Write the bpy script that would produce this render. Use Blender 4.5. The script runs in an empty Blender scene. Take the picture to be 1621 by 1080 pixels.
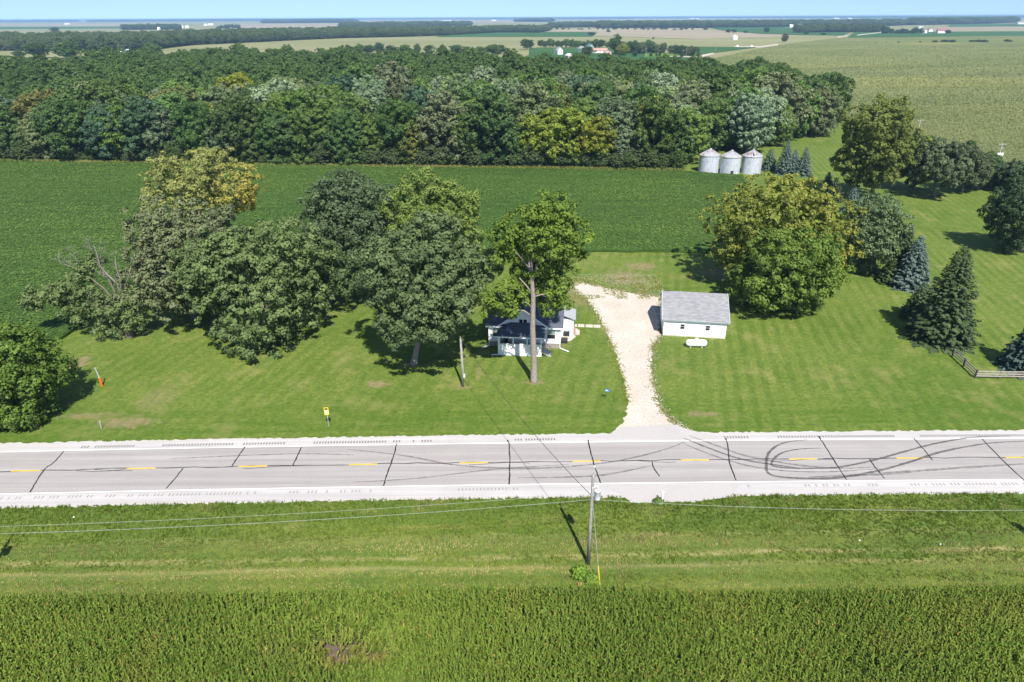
import bpy, bmesh, math, random
import numpy as np
from mathutils import Vector, Matrix
R = math.radians
SC = bpy.context.scene
COL = SC.collection

# ------------------------------------------------------------------ camera
CAM_H, PITCH, ROLL, FPX = 42.0, R(25.38), R(0.27), 24.0 / 36.0 * 1621
_f = Vector((0, math.cos(PITCH), -math.sin(PITCH)))
_u0 = Vector((0, math.sin(PITCH), math.cos(PITCH)))
_r0 = Vector((1, 0, 0))
_u = _u0 * math.cos(ROLL) + _r0 * math.sin(ROLL)
_r = _r0 * math.cos(ROLL) - _u0 * math.sin(ROLL)
CAMP = Vector((0, 0, CAM_H))
cam = bpy.data.objects.new('camera', bpy.data.cameras.new('camera'))
COL.objects.link(cam)
M4 = Matrix((_r, _u, -_f)).transposed().to_4x4()
M4.translation = CAMP
cam.matrix_world = M4
cam.data.sensor_width, cam.data.lens = 36.0, 24.0
cam.data.clip_start, cam.data.clip_end = 0.5, 200000
SC.camera = cam

# ------------------------------------------------------------------ sky, sun, exposure
SUN_EL = R(51.0)
SUN_DIR = Vector((0.25, -1.0, 0)).normalized() * math.cos(SUN_EL) + Vector((0, 0, math.sin(SUN_EL)))   # towards the sun
world = bpy.data.worlds.new('World'); SC.world = world; world.use_nodes = True
_nt = world.node_tree
_sky = _nt.nodes.new('ShaderNodeTexSky'); _sky.sky_type = 'NISHITA'; _sky.sun_disc = False
_sky.sun_elevation = SUN_EL
_sky.sun_rotation = math.atan2(SUN_DIR.x, SUN_DIR.y)
_sky.altitude = 300; _sky.air_density = 1.0; _sky.dust_density = 0.2; _sky.ozone_density = 2.0
_bg = _nt.nodes['Background']; _bg.inputs['Strength'].default_value = 0.10
_nt.links.new(_sky.outputs['Color'], _bg.inputs['Color'])
# clear dry air: the pale band of the model's horizon sits below the real one
_tc = _nt.nodes.new('ShaderNodeTexCoord'); _mp = _nt.nodes.new('ShaderNodeMapping'); _mp.inputs['Scale'].default_value = (1, 1, 0.80); _mp.inputs['Location'].default_value = (0, 0, 0.15)
_nt.links.new(_tc.outputs['Generated'], _mp.inputs[0]); _nt.links.new(_mp.outputs[0], _sky.inputs[0])
sun = bpy.data.objects.new('sun', bpy.data.lights.new('sun', 'SUN')); COL.objects.link(sun)
sun.data.energy = 5.0; sun.data.angle = R(0.53); sun.data.color = (1.0, 0.95, 0.87)
sun.rotation_euler = SUN_DIR.to_track_quat('Z', 'Y').to_euler()
SC.view_settings.view_transform = 'Standard'; SC.view_settings.look = 'None'
SC.view_settings.exposure = 0.80; SC.view_settings.gamma = 1.0
SC.view_settings.use_curve_mapping = False
SC.render.engine = 'CYCLES'
SC.cycles.max_bounces = 6; SC.cycles.diffuse_bounces = 3; SC.cycles.glossy_bounces = 2
SC.cycles.transmission_bounces = 4; SC.cycles.volume_bounces = 0; SC.cycles.use_denoising = True

# ------------------------------------------------------------------ photograph -> place
def ray(px, py):
    return _f * FPX + _r * (px - 810.5) + _u * (540 - py)
def at(px, py, z=0.0):
    d = ray(px, py); t = (z - CAM_H) / d.z
    return CAMP + d * t
def zat(px, py, Y):
    d = ray(px, py); return CAMP + d * (Y / d.y)
def proj(p):
    v = Vector(p) - CAMP; k = v.dot(_f)
    return 810.5 + v.dot(_r) / k * FPX, 540 - v.dot(_u) / k * FPX, k
def ppm(p):
    return FPX / (Vector(p) - CAMP).dot(_f)
RNG = np.random.default_rng(7)
random.seed(11)

# ------------------------------------------------------------------ object helpers
def link(o, parent=None):
    COL.objects.link(o)
    if parent is not None: o.parent = parent
    return o
def tag(o, label=None, cat=None, group=None, kind=None):
    if label: o['label'] = label
    if cat: o['category'] = cat
    if group: o['group'] = group
    if kind: o['kind'] = kind
    return o
def empty(name, loc=(0, 0, 0), rz=0.0, label=None, cat=None, group=None):
    o = bpy.data.objects.new(name, None); link(o)
    o.location = loc; o.rotation_euler = (0, 0, rz); o.empty_display_size = 0.5
    return tag(o, label, cat, group)
def copy_tree(o, parent=None):
    c = o.copy(); link(c, parent)
    for ch in list(o.children): copy_tree(ch, c)
    return c

class MB:
    """collects shapes of one part; build() links them as one mesh object"""
    def __init__(s): s.v, s.f = [], []
    def add(s, vs, fs):
        n = len(s.v); s.v += [tuple(v) for v in vs]; s.f += [tuple(i + n for i in f) for f in fs]; return s
    def box(s, x0, x1, y0, y1, z0, z1):
        return s.add([(x0,y0,z0),(x1,y0,z0),(x1,y1,z0),(x0,y1,z0),(x0,y0,z1),(x1,y0,z1),(x1,y1,z1),(x0,y1,z1)],
                     [(3,2,1,0),(4,5,6,7),(0,1,5,4),(1,2,6,5),(2,3,7,6),(3,0,4,7)])
    def bar(s, a, b, w, h=None):
        a, b = Vector(a), Vector(b); h = h or w; d = (b - a).normalized()
        sx = d.cross(Vector((0, 0, 1)))
        if sx.length < 1e-4: sx = Vector((1, 0, 0))
        sx.normalize(); sy = sx.cross(d).normalized()
        q = [sx*(-w/2)+sy*(-h/2), sx*(w/2)+sy*(-h/2), sx*(w/2)+sy*(h/2), sx*(-w/2)+sy*(h/2)]
        return s.add([a+i for i in q]+[b+i for i in q], [(3,2,1,0),(4,5,6,7),(0,1,5,4),(1,2,6,5),(2,3,7,6),(3,0,4,7)])
    def tube(s, pts, rad, n=7, cap=True):
        pts = [Vector(p) for p in pts]
        if not hasattr(rad, '__len__'): rad = [rad]*len(pts)
        vs, fs = [], []
        for i, p in enumerate(pts):
            d = (pts[min(i+1, len(pts)-1)] - pts[max(i-1, 0)]).normalized()
            sx = d.cross(Vector((0.31, 0.95, 0.1)));
            if sx.length < 1e-3: sx = d.cross(Vector((1, 0, 0)))
            sx.normalize(); sy = d.cross(sx)
            for k in range(n):
                a = 2*math.pi*k/n; vs.append(p + (sx*math.cos(a) + sy*math.sin(a))*rad[i])
        for i in range(len(pts)-1):
            for k in range(n):
                fs.append((i*n+k, i*n+(k+1) % n, (i+1)*n+(k+1) % n, (i+1)*n+k))
        if cap:
            fs.append(tuple(range(n-1, -1, -1))); fs.append(tuple((len(pts)-1)*n+k for k in range(n)))
        return s.add(vs, fs)
    def lathe(s, prof, n=24, c=(0, 0, 0), axis='z'):
        vs, fs = [], []
        for r, z in prof:
            for k in range(n):
                a = 2*math.pi*k/n; x, y = r*math.cos(a), r*math.sin(a)
                vs.append((c[0]+x, c[1]+y, c[2]+z) if axis == 'z' else (c[0]+z, c[1]+x, c[2]+y))
        for i in range(len(prof)-1):
            for k in range(n): fs.append((i*n+k, i*n+(k+1) % n, (i+1)*n+(k+1) % n, (i+1)*n+k))
        return s.add(vs, fs)
    def build(s, name, m, parent=None, smooth=False):
        me = bpy.data.meshes.new(name); me.from_pydata(s.v, [], s.f); me.update()
        me.materials.append(m)
        if smooth: me.polygons.foreach_set('use_smooth', [True]*len(me.polygons))
        return link(bpy.data.objects.new(name, me), parent)

def np_mesh(name, V, F, mat, attrs=None):
    """V (n,3), F (m,k) with constant k; attrs: name -> per face values"""
    me = bpy.data.meshes.new(name); m, k = F.shape
    me.vertices.add(len(V)); me.vertices.foreach_set('co', np.ascontiguousarray(V, dtype=np.float32).ravel())
    me.loops.add(m*k); me.loops.foreach_set('vertex_index', np.ascontiguousarray(F, dtype=np.int32).ravel())
    me.polygons.add(m); me.polygons.foreach_set('loop_start', np.arange(0, m*k, k, dtype=np.int32))
    me.update(calc_edges=True)
    for a, val in (attrs or {}).items():
        at_ = me.attributes.new(a, 'FLOAT', 'FACE'); at_.data.foreach_set('value', np.ascontiguousarray(val, dtype=np.float32))
    me.materials.append(mat)
    return me

def poly_sheet(name, pts2, z, mat, parent=None, kind='structure', thick=0.0):
    """flat sheet from an outline in ground coordinates"""
    bm = bmesh.new()
    vs = [bm.verts.new((p[0], p[1], z)) for p in pts2]
    f = bm.faces.new(vs); f.normal_update()
    if f.normal.z < 0: f.normal_flip()
    bmesh.ops.triangulate(bm, faces=[f])
    if thick:
        r = bmesh.ops.extrude_face_region(bm, geom=list(bm.faces))
        for e in r['geom']:
            if isinstance(e, bmesh.types.BMVert): e.co.z -= thick
        bmesh.ops.recalc_face_normals(bm, faces=list(bm.faces))
    me = bpy.data.meshes.new(name); bm.to_mesh(me); bm.free(); me.materials.append(mat)
    o = link(bpy.data.objects.new(name, me), parent)
    if kind: o['kind'] = kind
    return o

# ------------------------------------------------------------------ materials
class NT:
    def __init__(s, name):
        s.m = bpy.data.materials.new(name); s.m.use_nodes = True; s.t = s.m.node_tree
        s.b = s.t.nodes['Principled BSDF']; s.out = s.t.nodes['Material Output']
        s.b.inputs['Roughness'].default_value = 0.8; s.b.inputs['Specular IOR Level'].default_value = 0.25
    def n(s, typ, **kw):
        nd = s.t.nodes.new(typ)
        for k, v in kw.items(): setattr(nd, k, v)
        return nd
    def put(s, sock, v):
        if hasattr(v, 'is_output') or isinstance(v, bpy.types.NodeSocket): s.t.links.new(v, sock)
        else:
            if isinstance(v, tuple) and len(v) == 3 and sock.type == 'RGBA': v = (*v, 1)
            sock.default_value = v
    def math(s, op, a, b=0.0, clamp=False):
        nd = s.n('ShaderNodeMath', operation=op, use_clamp=clamp); s.put(nd.inputs[0], a); s.put(nd.inputs[1], b); return nd.outputs[0]
    def mix(s, fac, a, b, blend='MIX'):
        nd = s.n('ShaderNodeMix', data_type='RGBA', blend_type=blend); s.put(nd.inputs[0], fac); s.put(nd.inputs[6], a); s.put(nd.inputs[7], b); return nd.outputs[2]
    def pos(s):
        return s.n('ShaderNodeNewGeometry').outputs['Position']
    def obj(s):
        return s.n('ShaderNodeTexCoord').outputs['Object']
    def scale(s, v, sx, sy, sz, rz=0.0):
        nd = s.n('ShaderNodeMapping'); nd.inputs['Scale'].default_value = (sx, sy, sz); nd.inputs['Rotation'].default_value = (0, 0, rz)
        s.put(nd.inputs[0], v); return nd.outputs[0]
    def noise(s, v, sc, detail=3.0, rough=0.55):
        nd = s.n('ShaderNodeTexNoise'); s.put(nd.inputs['Vector'], v); nd.inputs['Scale'].default_value = sc
        nd.inputs['Detail'].default_value = detail; nd.inputs['Roughness'].default_value = rough; return nd.outputs['Fac']
    def ramp(s, v, lo, hi, a=0.0, b=1.0):
        nd = s.n('ShaderNodeMapRange'); s.put(nd.inputs[0], v); nd.inputs[1].default_value = lo; nd.inputs[2].default_value = hi
        nd.inputs[3].default_value = a; nd.inputs[4].default_value = b; return nd.outputs[0]
    def bump(s, h, strength=0.3, dist=0.05):
        nd = s.n('ShaderNodeBump'); nd.inputs['Strength'].default_value = strength; nd.inputs['Distance'].default_value = dist
        s.put(nd.inputs['Height'], h); s.put(s.b.inputs['Normal'], nd.outputs[0])
    def col(s, c): s.put(s.b.inputs['Base Color'], c)
    def attr(s, name):
        return s.n('ShaderNodeAttribute', attribute_name=name).outputs['Fac']
    def sep(s, v):
        nd = s.n('ShaderNodeSeparateXYZ'); s.put(nd.inputs[0], v); return nd.outputs

def plain(name, c, rough=0.7, metal=0.0, var=0.15, sc=3.0, spec=0.25, bump=0.0):
    t = NT(name); n = t.noise(t.obj(), sc)
    t.col(t.mix(t.ramp(n, 0.3, 0.7), tuple(x*(1-var) for x in c), tuple(min(x*(1+var), 1) for x in c)))
    t.b.inputs['Roughness'].default_value = rough; t.b.inputs['Metallic'].default_value = metal
    t.b.inputs['Specular IOR Level'].default_value = spec
    if bump: t.bump(n, bump, 0.03)
    return t.m

def leaf_material(name, from_random=False, palette=None, warm=(0.200, 0.170, 0.030), trans=0.18, gain=1.0):
    t = NT(name)
    if from_random:
        rnd = t.n('ShaderNodeObjectInfo').outputs['Random']
        cr = t.n('ShaderNodeValToRGB'); cr.color_ramp.interpolation = 'LINEAR'
        els = cr.color_ramp.elements
        for i, c in enumerate(palette):
            e = els[i] if i < 2 else els.new(0)
            e.position = i/(len(palette)-1); e.color = (*c, 1)
        t.put(cr.inputs[0], rnd); base = cr.outputs[0]
    else:
        base = t.n('ShaderNodeObjectInfo').outputs['Color']
        base = t.mix(t.attr('warm'), base, warm)
    tint = t.attr('tint')
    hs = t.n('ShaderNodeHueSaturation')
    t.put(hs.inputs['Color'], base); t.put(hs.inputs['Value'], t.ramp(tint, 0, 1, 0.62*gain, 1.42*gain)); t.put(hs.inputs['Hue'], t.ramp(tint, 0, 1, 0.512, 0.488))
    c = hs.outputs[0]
    t.col(c); t.b.inputs['Roughness'].default_value = 0.6; t.b.inputs['Specular IOR Level'].default_value = 0.12
    tr = t.n('ShaderNodeBsdfTranslucent'); t.put(tr.inputs[0], t.mix(1.0, c, (1.2, 1.25, 0.6), 'MULTIPLY'))
    mx = t.n('ShaderNodeMixShader'); mx.inputs[0].default_value = trans
    t.t.links.new(t.b.outputs[0], mx.inputs[1]); t.t.links.new(tr.outputs[0], mx.inputs[2]); t.t.links.new(mx.outputs[0], t.out.inputs[0])
    return t.m

PAL = dict(deep=(0.046, 0.078, 0.022), mid=(0.066, 0.108, 0.026), silver=(0.125, 0.160, 0.085), yellow=(0.130, 0.150, 0.022),
           olive=(0.098, 0.102, 0.030), blue=(0.042, 0.074, 0.038), grey=(0.084, 0.108, 0.052), brown=(0.100, 0.085, 0.036))
LEAF = leaf_material('foliage', trans=0.25, gain=1.52)
def toned(k, f): return tuple(x*f for x in PAL[k])  # scales the brightness of a palette colour
WOODLEAF = leaf_material('woodland_foliage', True, [toned('deep', 1.2), toned('mid', 1.25), toned('grey', 1.2), toned('mid', 1.4), toned('silver', 1.0), toned('olive', 1.2), toned('grey', 1.35), toned('mid', 1.15), toned('deep', 1.3), toned('deep', 1.1)], gain=1.32)
FARLEAF = leaf_material('far_foliage', True, [toned('deep', 1.1), toned('blue', 1.3), toned('mid', 1.1), toned('deep', 1.3), toned('grey', 1.1)], gain=1.3)

def bark_mat(name, c):
    t = NT(name); v = t.scale(t.obj(), 6, 6, 1.2)
    n = t.noise(v, 2.0, 5); t.col(t.mix(t.ramp(n, 0.35, 0.65), tuple(x*0.55 for x in c), c)); t.bump(n, 0.6, 0.05); return t.m
BARK = bark_mat('bark', (0.17, 0.145, 0.12)); BARK_PALE = bark_mat('pale_bark', (0.30, 0.26, 0.22)); DEADWOOD = bark_mat('dead_wood', (0.27, 0.24, 0.215))
POLEWOOD = bark_mat('weathered_pole', (0.36, 0.345, 0.32)); FENCEWOOD = bark_mat('fence_wood', (0.42, 0.38, 0.33)); POSTWOOD = bark_mat('post_wood', (0.12, 0.10, 0.09))

# mown lawn -------------------------------------------------------
def spot(t, p, c, rx, ry, k=1.0):
    """mask of a worn patch round c"""
    nd = t.n('ShaderNodeVectorMath', operation='SUBTRACT'); t.put(nd.inputs[0], p); nd.inputs[1].default_value = (c[0], c[1], 0)
    m = t.n('ShaderNodeVectorMath', operation='MULTIPLY'); t.put(m.inputs[0], nd.outputs[0]); m.inputs[1].default_value = (1/rx, 1/ry, 0)
    l = t.n('ShaderNodeVectorMath', operation='LENGTH'); t.put(l.inputs[0], m.outputs[0])
    return t.ramp(t.math('ADD', l.outputs['Value'], t.math('MULTIPLY', t.math('SUBTRACT', t.noise(p, 0.9, 4, 0.7), 0.5), 2.6)), 1.15, 0.55, 0, k)
RC0 = np.polyfit([at(*q).x for q in ((54, 745.5), (753, 733.7), (1450, 725.3))], [at(*q).y for q in ((54, 745.5), (753, 733.7), (1450, 725.3))], 2)
def lawn_material():
    t = NT('mown_lawn'); p = t.pos()
    big = t.noise(p, 0.045, 4, 0.6); mid = t.noise(p, 0.35, 4, 0.65); fine = t.noise(p, 1.9, 6, 0.8)
    c = t.mix(t.ramp(big, 0.35, 0.66), (0.084, 0.143, 0.019), (0.140, 0.190, 0.034))
    c = t.mix(t.ramp(mid, 0.40, 0.66, 0, 0.75), c, (0.188, 0.215, 0.048))
    # mowing passes, running away from the road, drifting with a slow noise
    xyz = t.sep(p)
    side = t.ramp(xyz[0], 14.0, 18.0, 0, 1)
    a0, a1 = at(1250, 500), at(1287, 592); dR = (a1-a0).normalized(); b0, b1 = at(330, 660), at(420, 590); dL = (b1-b0).normalized()
    for (dd, fq, amp, msk) in ((dR, 3.5, 0.72, side), (dL, 3.3, 0.55, t.math('SUBTRACT', 1.0, side))):
        ph = t.math('ADD', t.math('MULTIPLY', xyz[0], -dd.y*fq), t.math('MULTIPLY', xyz[1], dd.x*fq))
        ph = t.math('ADD', ph, t.math('MULTIPLY', t.noise(p, 0.05, 2), 5.0))
        st_ = t.ramp(t.math('SINE', ph), -0.35, 0.55, 0, 1)
        st_ = t.math('MULTIPLY', st_, t.ramp(t.noise(p, 0.08, 3), 0.38, 0.60, 0.12, 1)); st_ = t.math('MULTIPLY', st_, t.ramp(t.noise(p, 0.6, 4, 0.7), 0.3, 0.6, 0.45, 1)); st_ = t.math('MULTIPLY', st_, msk)
        c = t.mix(t.math('MULTIPLY', st_, amp), c, (0.058, 0.112, 0.010))
    # the band cut along the road runs with the road
    band = t.ramp(t.math('SUBTRACT', xyz[1], t.math('MULTIPLY', xyz[0], float(RC0[1]))), float(RC0[2]+13.5), float(RC0[2]+11.0), 0, 1)
    c = t.mix(t.math('MULTIPLY', band, t.ramp(t.noise(t.scale(p, 0.08, 1.3, 1), 0.8, 4, 0.6), 0.4, 0.62, 0.1, 0.75)), c, (0.070, 0.132, 0.012))
    c = t.mix(t.ramp(fine, 0.36, 0.60, 0.85, 0), c, (0.046, 0.078, 0.010))
    dry = t.noise(p, 0.16, 5, 0.7)
    c = t.mix(t.ramp(dry, 0.54, 0.74, 0, 0.6), c, (0.25, 0.225, 0.085))
    tan = None
    for px, py, rx, ry, k in ((597, 608, 1.7, 1.1, 0.9), (1015, 422, 3.2, 2.4, 0.85), (200, 668, 3.6, 1.5, 0.8), (120, 576, 1.6, 2.4, 0.9), (150, 658, 4.2, 0.8, 0.6), (1112, 655, 2.0, 0.7, 0.75),
                              (1150, 432, 4.5, 4.5, 0.8), (990, 440, 4.0, 4.0, 0.8), (845, 605, 1.3, 0.8, 0.7), (733, 613, 1.0, 0.6, 0.7), (650, 577, 1.6, 1.0, 0.5), (432, 532, 2.2, 1.4, 0.6), (915, 470, 2.5, 5.0, 0.65),
                              (250, 630, 2.5, 3.5, 0.4), (758, 590, 0.5, 2.2, 0.6), (890, 548, 1.2, 0.6, 0.5)):
        s = spot(t, p, at(px, py), rx, ry, k)
        tan = s if tan is None else t.math('MAXIMUM', tan, s)
    c = t.mix(t.math('MULTIPLY', tan, t.ramp(t.noise(p, 1.1, 5, 0.75), 0.34, 0.58, 0.25, 1)), c, t.mix(t.noise(p, 1.4, 3), (0.150, 0.125, 0.055), (0.29, 0.215, 0.135)))
    t.col(c); t.b.inputs['Roughness'].default_value = 0.85; t.b.inputs['Specular IOR Level'].default_value = 0.15
    t.bump(t.math('ADD', fine, t.math('MULTIPLY', mid, 0.6)), 0.55, 0.12)
    return t.m
LAWN = lawn_material()
def verge_material():
    t = NT('rough_verge'); p = t.pos()
    n1 = t.noise(t.scale(p, 0.25, 1.0, 1), 0.28, 5, 0.65); n2 = t.noise(p, 1.5, 5, 0.7)
    c = t.mix(t.ramp(n1, 0.35, 0.62), (0.070, 0.118, 0.016), (0.135, 0.165, 0.026))
    c = t.mix(t.ramp(n2, 0.35, 0.6, 0.6, 0), c, (0.038, 0.080, 0.014))
    yy = t.sep(p)[1]; k = float(RC0[1]); base = t.math('SUBTRACT', yy, t.math('MULTIPLY', t.sep(p)[0], k))
    base = t.math('ADD', base, t.math('MULTIPLY', t.noise(t.scale(p, 0.2, 1, 1), 0.35, 3), 1.2))
    for px, py, wd, am in ((1300, 873, 0.30, 0.8), (1300, 890, 0.28, 0.5), (700, 852, 0.4, 0.3)):
        q = at(px, py); y0 = q.y-q.x*k+0.6
        m = t.ramp(t.math('ABSOLUTE', t.math('SUBTRACT', base, y0)), wd*1.6, 0.0, 0, am); m = t.math('MULTIPLY', m, t.ramp(t.noise(t.scale(p, 0.25, 1, 1), 0.6, 4, 0.7), 0.36, 0.6, 0.15, 1))
        c = t.mix(m, c, (0.30, 0.26, 0.115))
    t.col(c); t.bump(n2, 0.6, 0.15); return t.m
VERGE = verge_material()
def field_material(name, a, b, rowdir=0.0, rows=0.0, sc=0.01, third=None, tsc=0.006):
    t = NT(name); p = t.pos()
    n = t.noise(t.scale(p, 0.35, 1.0, 1, rowdir), sc, 5, 0.6); fine = t.noise(t.scale(p, 0.4, 1.0, 1, rowdir), 0.35, 4, 0.7)
    c = t.mix(t.ramp(n, 0.35, 0.65), a, b)
    if third: c = t.mix(t.ramp(t.noise(t.scale(p, 0.3, 1, 1), tsc, 4, 0.6), 0.55, 0.72), c, third)
    c = t.mix(t.ramp(fine, 0.35, 0.65, 0.42, 0), c, tuple(x*0.45 for x in a))
    t.col(c); t.b.inputs['Roughness'].default_value = 0.9; t.b.inputs['Specular IOR Level'].default_value = 0.1
    t.bump(fine, 0.7, 0.8); return t.m
CORN_FAR = field_material('tasselled_corn', (0.105, 0.135, 0.042), (0.190, 0.200, 0.076), sc=0.02, third=(0.240, 0.230, 0.055), tsc=0.012)
PALE_FAR = field_material('pale_crop', (0.19, 0.20, 0.085), (0.26, 0.255, 0.13), sc=0.004, third=(0.30, 0.27, 0.17), tsc=0.0016)
TAN_FAR = field_material('tan_crop', (0.26, 0.23, 0.15), (0.33, 0.28, 0.20), sc=0.003)
SOY_FAR = field_material('far_beans', (0.035, 0.095, 0.028), (0.052, 0.12, 0.034), sc=0.006)
LIT_BED = field_material('lit_bean_bed', (0.036, 0.075, 0.014), (0.055, 0.100, 0.019), sc=0.02)  # bed coloured like sunlit leaves so gaps between leaves look less dark
LAWN_FAR = field_material('far_lawn', (0.09, 0.16, 0.028), (0.12, 0.19, 0.035), sc=0.05)

def gravel_material():
    t = NT('white_gravel'); p = t.pos(); n1 = t.noise(p, 0.25, 5, 0.65); n2 = t.noise(p, 4.2, 5, 0.8); n3 = t.noise(p, 0.5, 5, 0.7)
    c = t.mix(t.ramp(n1, 0.32, 0.66), (0.45, 0.395, 0.33), (0.58, 0.55, 0.50))
    c = t.mix(t.ramp(n3, 0.48, 0.70, 0, 0.6), c, (0.40, 0.30, 0.21))
    c = t.mix(t.ramp(n2, 0.40, 0.56, 0.7, 0), c, (0.29, 0.235, 0.185))
    t.col(c); t.bump(n2, 0.5, 0.08); return t.m
GRAVEL = gravel_material()
def road_material(name, c, streak=True, seed=0.0):
    t = NT(name); p = t.pos(); n1 = t.noise(p, 6.0, 4, 0.75)
    st = t.noise(t.scale(p, 0.02, 1.0, 1, R(-1.0)), 1.3, 5, 0.6); n2 = t.noise(p, 0.25, 4, 0.6)
    a = t.mix(t.ramp(st, 0.35, 0.65), tuple(x*0.86 for x in c), tuple(x*1.12 for x in c)) if streak else c
    a = t.mix(t.ramp(n2, 0.45, 0.7, 0, 0.22), a, tuple(x*0.72 for x in c))
    a = t.mix(t.ramp(n1, 0.4, 0.6, 0.22, 0), a, tuple(x*0.6 for x in c))
    if streak and name == 'concrete_road':
        xyz = t.sep(p); x = xyz[0]; cy = t.math('ADD', t.math('MULTIPLY', t.math('ADD', t.math('MULTIPLY', x, float(RC0[0])), float(RC0[1])), x), float(RC0[2]))
        tt = t.math('SUBTRACT', xyz[1], cy); tt = t.math('ADD', tt, t.math('MULTIPLY', t.math('SUBTRACT', t.noise(t.scale(p, 0.05, 0.4, 1), 1.0, 3), 0.5), 0.7))
        for o in (-2.9, -1.1, 1.0, 2.7):
            a = t.mix(t.math('MULTIPLY', t.ramp(t.math('ABSOLUTE', t.math('SUBTRACT', tt, o)), 0.55, 0.05, 0, 0.30), t.ramp(st, 0.3, 0.6, 0.4, 1)), a, tuple(x*0.66 for x in c))
        sp = t.noise(p, 2.2, 3, 0.8); a = t.mix(t.ramp(sp, 0.70, 0.74, 0, 0.45), a, tuple(x*0.4 for x in c))
    t.col(a); t.bump(n1, 0.25, 0.02); return t.m
ROAD = road_material('concrete_road', (0.325, 0.302, 0.290)); SHOULDER = road_material('paved_shoulder', (0.425, 0.405, 0.395)); APRON = road_material('apron_concrete', (0.40, 0.375, 0.36), False)
EDGEGRAVEL = road_material('shoulder_gravel', (0.43, 0.405, 0.375), False)
def paint(name, c, wear):
    t = NT(name); p = t.pos(); n = t.noise(p, 4.0, 5, 0.75)
    t.col(t.mix(t.ramp(n, 0.56, 0.68, 0, wear), c, (0.36, 0.33, 0.32))); t.b.inputs['Roughness'].default_value = 0.6; return t.m
WHITEPAINT = paint('white_road_paint', (0.80, 0.79, 0.77), 0.6); YELLOWPAINT = paint('yellow_road_paint', (0.62, 0.40, 0.03), 0.5)
def tar_material(name, c, fade):
    t = NT(name); p = t.pos(); n = t.noise(p, 1.8, 5, 0.7)
    t.col(c); t.b.inputs['Roughness'].default_value = 0.6
    if fade:
        tr = t.n('ShaderNodeBsdfTransparent'); mx = t.n('ShaderNodeMixShader')
        t.put(mx.inputs[0], t.ramp(n, 0.3, 0.7, 1-fade*1.25, 1-fade*0.6)); t.t.links.new(tr.outputs[0], mx.inputs[1]); t.t.links.new(t.b.outputs[0], mx.inputs[2])
        t.t.links.new(mx.outputs[0], t.out.inputs[0])
    return t.m
TAR = tar_material('crack_tar', (0.022, 0.022, 0.025), 0.0); SKID = tar_material('tyre_rubber', (0.06, 0.058, 0.06), 0.54); SKID_FAINT = tar_material('faint_rubber', (0.10, 0.095, 0.095), 0.74)
RUMBLE = plain('rumble_slot', (0.16, 0.148, 0.14), 0.9)

def siding(name, c, pitch=0.12):
    t = NT(name); o = t.obj(); z = t.sep(o)[2]
    saw = t.math('FRACT', t.math('DIVIDE', z, pitch)); n = t.noise(o, 1.2, 4)
    a = t.mix(t.ramp(n, 0.35, 0.7), tuple(x*0.93 for x in c), c); a = t.mix(t.ramp(saw, 0.0, 0.12, 0.35, 0), a, tuple(x*0.55 for x in c))
    t.col(a); t.b.inputs['Roughness'].default_value = 0.5; t.bump(t.math('SUBTRACT', 1.0, saw), 0.35, 0.02); return t.m
SIDING = siding('white_siding', (0.80, 0.80, 0.80)); TRIM = plain('white_trim', (0.78, 0.79, 0.80), 0.45, var=0.04)
def shingles(name, c):
    t = NT(name); o = t.obj(); br = t.n('ShaderNodeTexBrick'); s = t.scale(o, 1.0, 1.3, 1.0); t.put(br.inputs['Vector'], s)
    br.inputs['Color1'].default_value = (*[x*0.72 for x in c], 1); br.inputs['Color2'].default_value = (*[x*1.25 for x in c], 1); br.inputs['Mortar'].default_value = (*[x*0.4 for x in c], 1)
    br.inputs['Scale'].default_value = 1.0; br.inputs['Mortar Size'].default_value = 0.012; br.inputs['Brick Width'].default_value = 0.55; br.inputs['Row Height'].default_value = 0.16
    n = t.noise(o, 0.8, 5, 0.7); a = t.mix(t.ramp(n, 0.35, 0.7, 0.25, 0), br.outputs['Color'], tuple(x*0.6 for x in c))
    n2 = t.noise(t.scale(o, 1.5, 8, 8), 3.0, 4, 0.7); a = t.mix(t.ramp(n2, 0.4, 0.65, 0.4, 0), a, tuple(x*0.5 for x in c))
    t.col(a); t.bump(br.outputs['Fac'], 0.4, 0.02); t.b.inputs['Roughness'].default_value = 0.9; return t.m
SHINGLE_DARK = shingles('dark_shingles', (0.100, 0.112, 0.140)); SHINGLE_GREY = shingles('grey_shingles', (0.285, 0.285, 0.30))
GLASS = plain('window_glass', (0.02, 0.025, 0.03), 0.05, var=0.1, spec=0.6); DARK = plain('dark_metal', (0.03, 0.03, 0.033), 0.6)
BLIND_GLASS = plain('window_with_blind', (0.24, 0.32, 0.31), 0.12, var=0.2, spec=0.6)
BLOCK = plain('foundation_block', (0.27, 0.23, 0.20), 0.9, var=0.3, sc=4); CONCRETE = plain('worn_concrete', (0.46, 0.41, 0.35), 0.9, var=0.2, sc=2, bump=0.2)
DECKWOOD = plain('grey_deck_boards', (0.38, 0.37, 0.36), 0.8); TANKPAINT = plain('white_enamel', (0.82, 0.82, 0.82), 0.35, var=0.03, spec=0.5)
STEEL = plain('galvanised_steel', (0.52, 0.54, 0.56), 0.45, 0.4, var=0.2); CANGREY = plain('can_grey', (0.56, 0.58, 0.60), 0.4)
PORCELAIN = plain('insulator', (0.60, 0.60, 0.58), 0.3); CABLE = plain('aluminium_cable', (0.36, 0.38, 0.38), 0.6); CABLE_DARK = plain('dark_cable', (0.03, 0.03, 0.03), 0.6)
YELLOW = plain('yellow_plastic', (0.75, 0.50, 0.02), 0.45, var=0.05); ORANGE = plain('orange_plastic', (0.75, 0.13, 0.01), 0.5, var=0.05); BLUE = plain('blue_plate', (0.03, 0.19, 0.55), 0.4, var=0.05)
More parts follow.
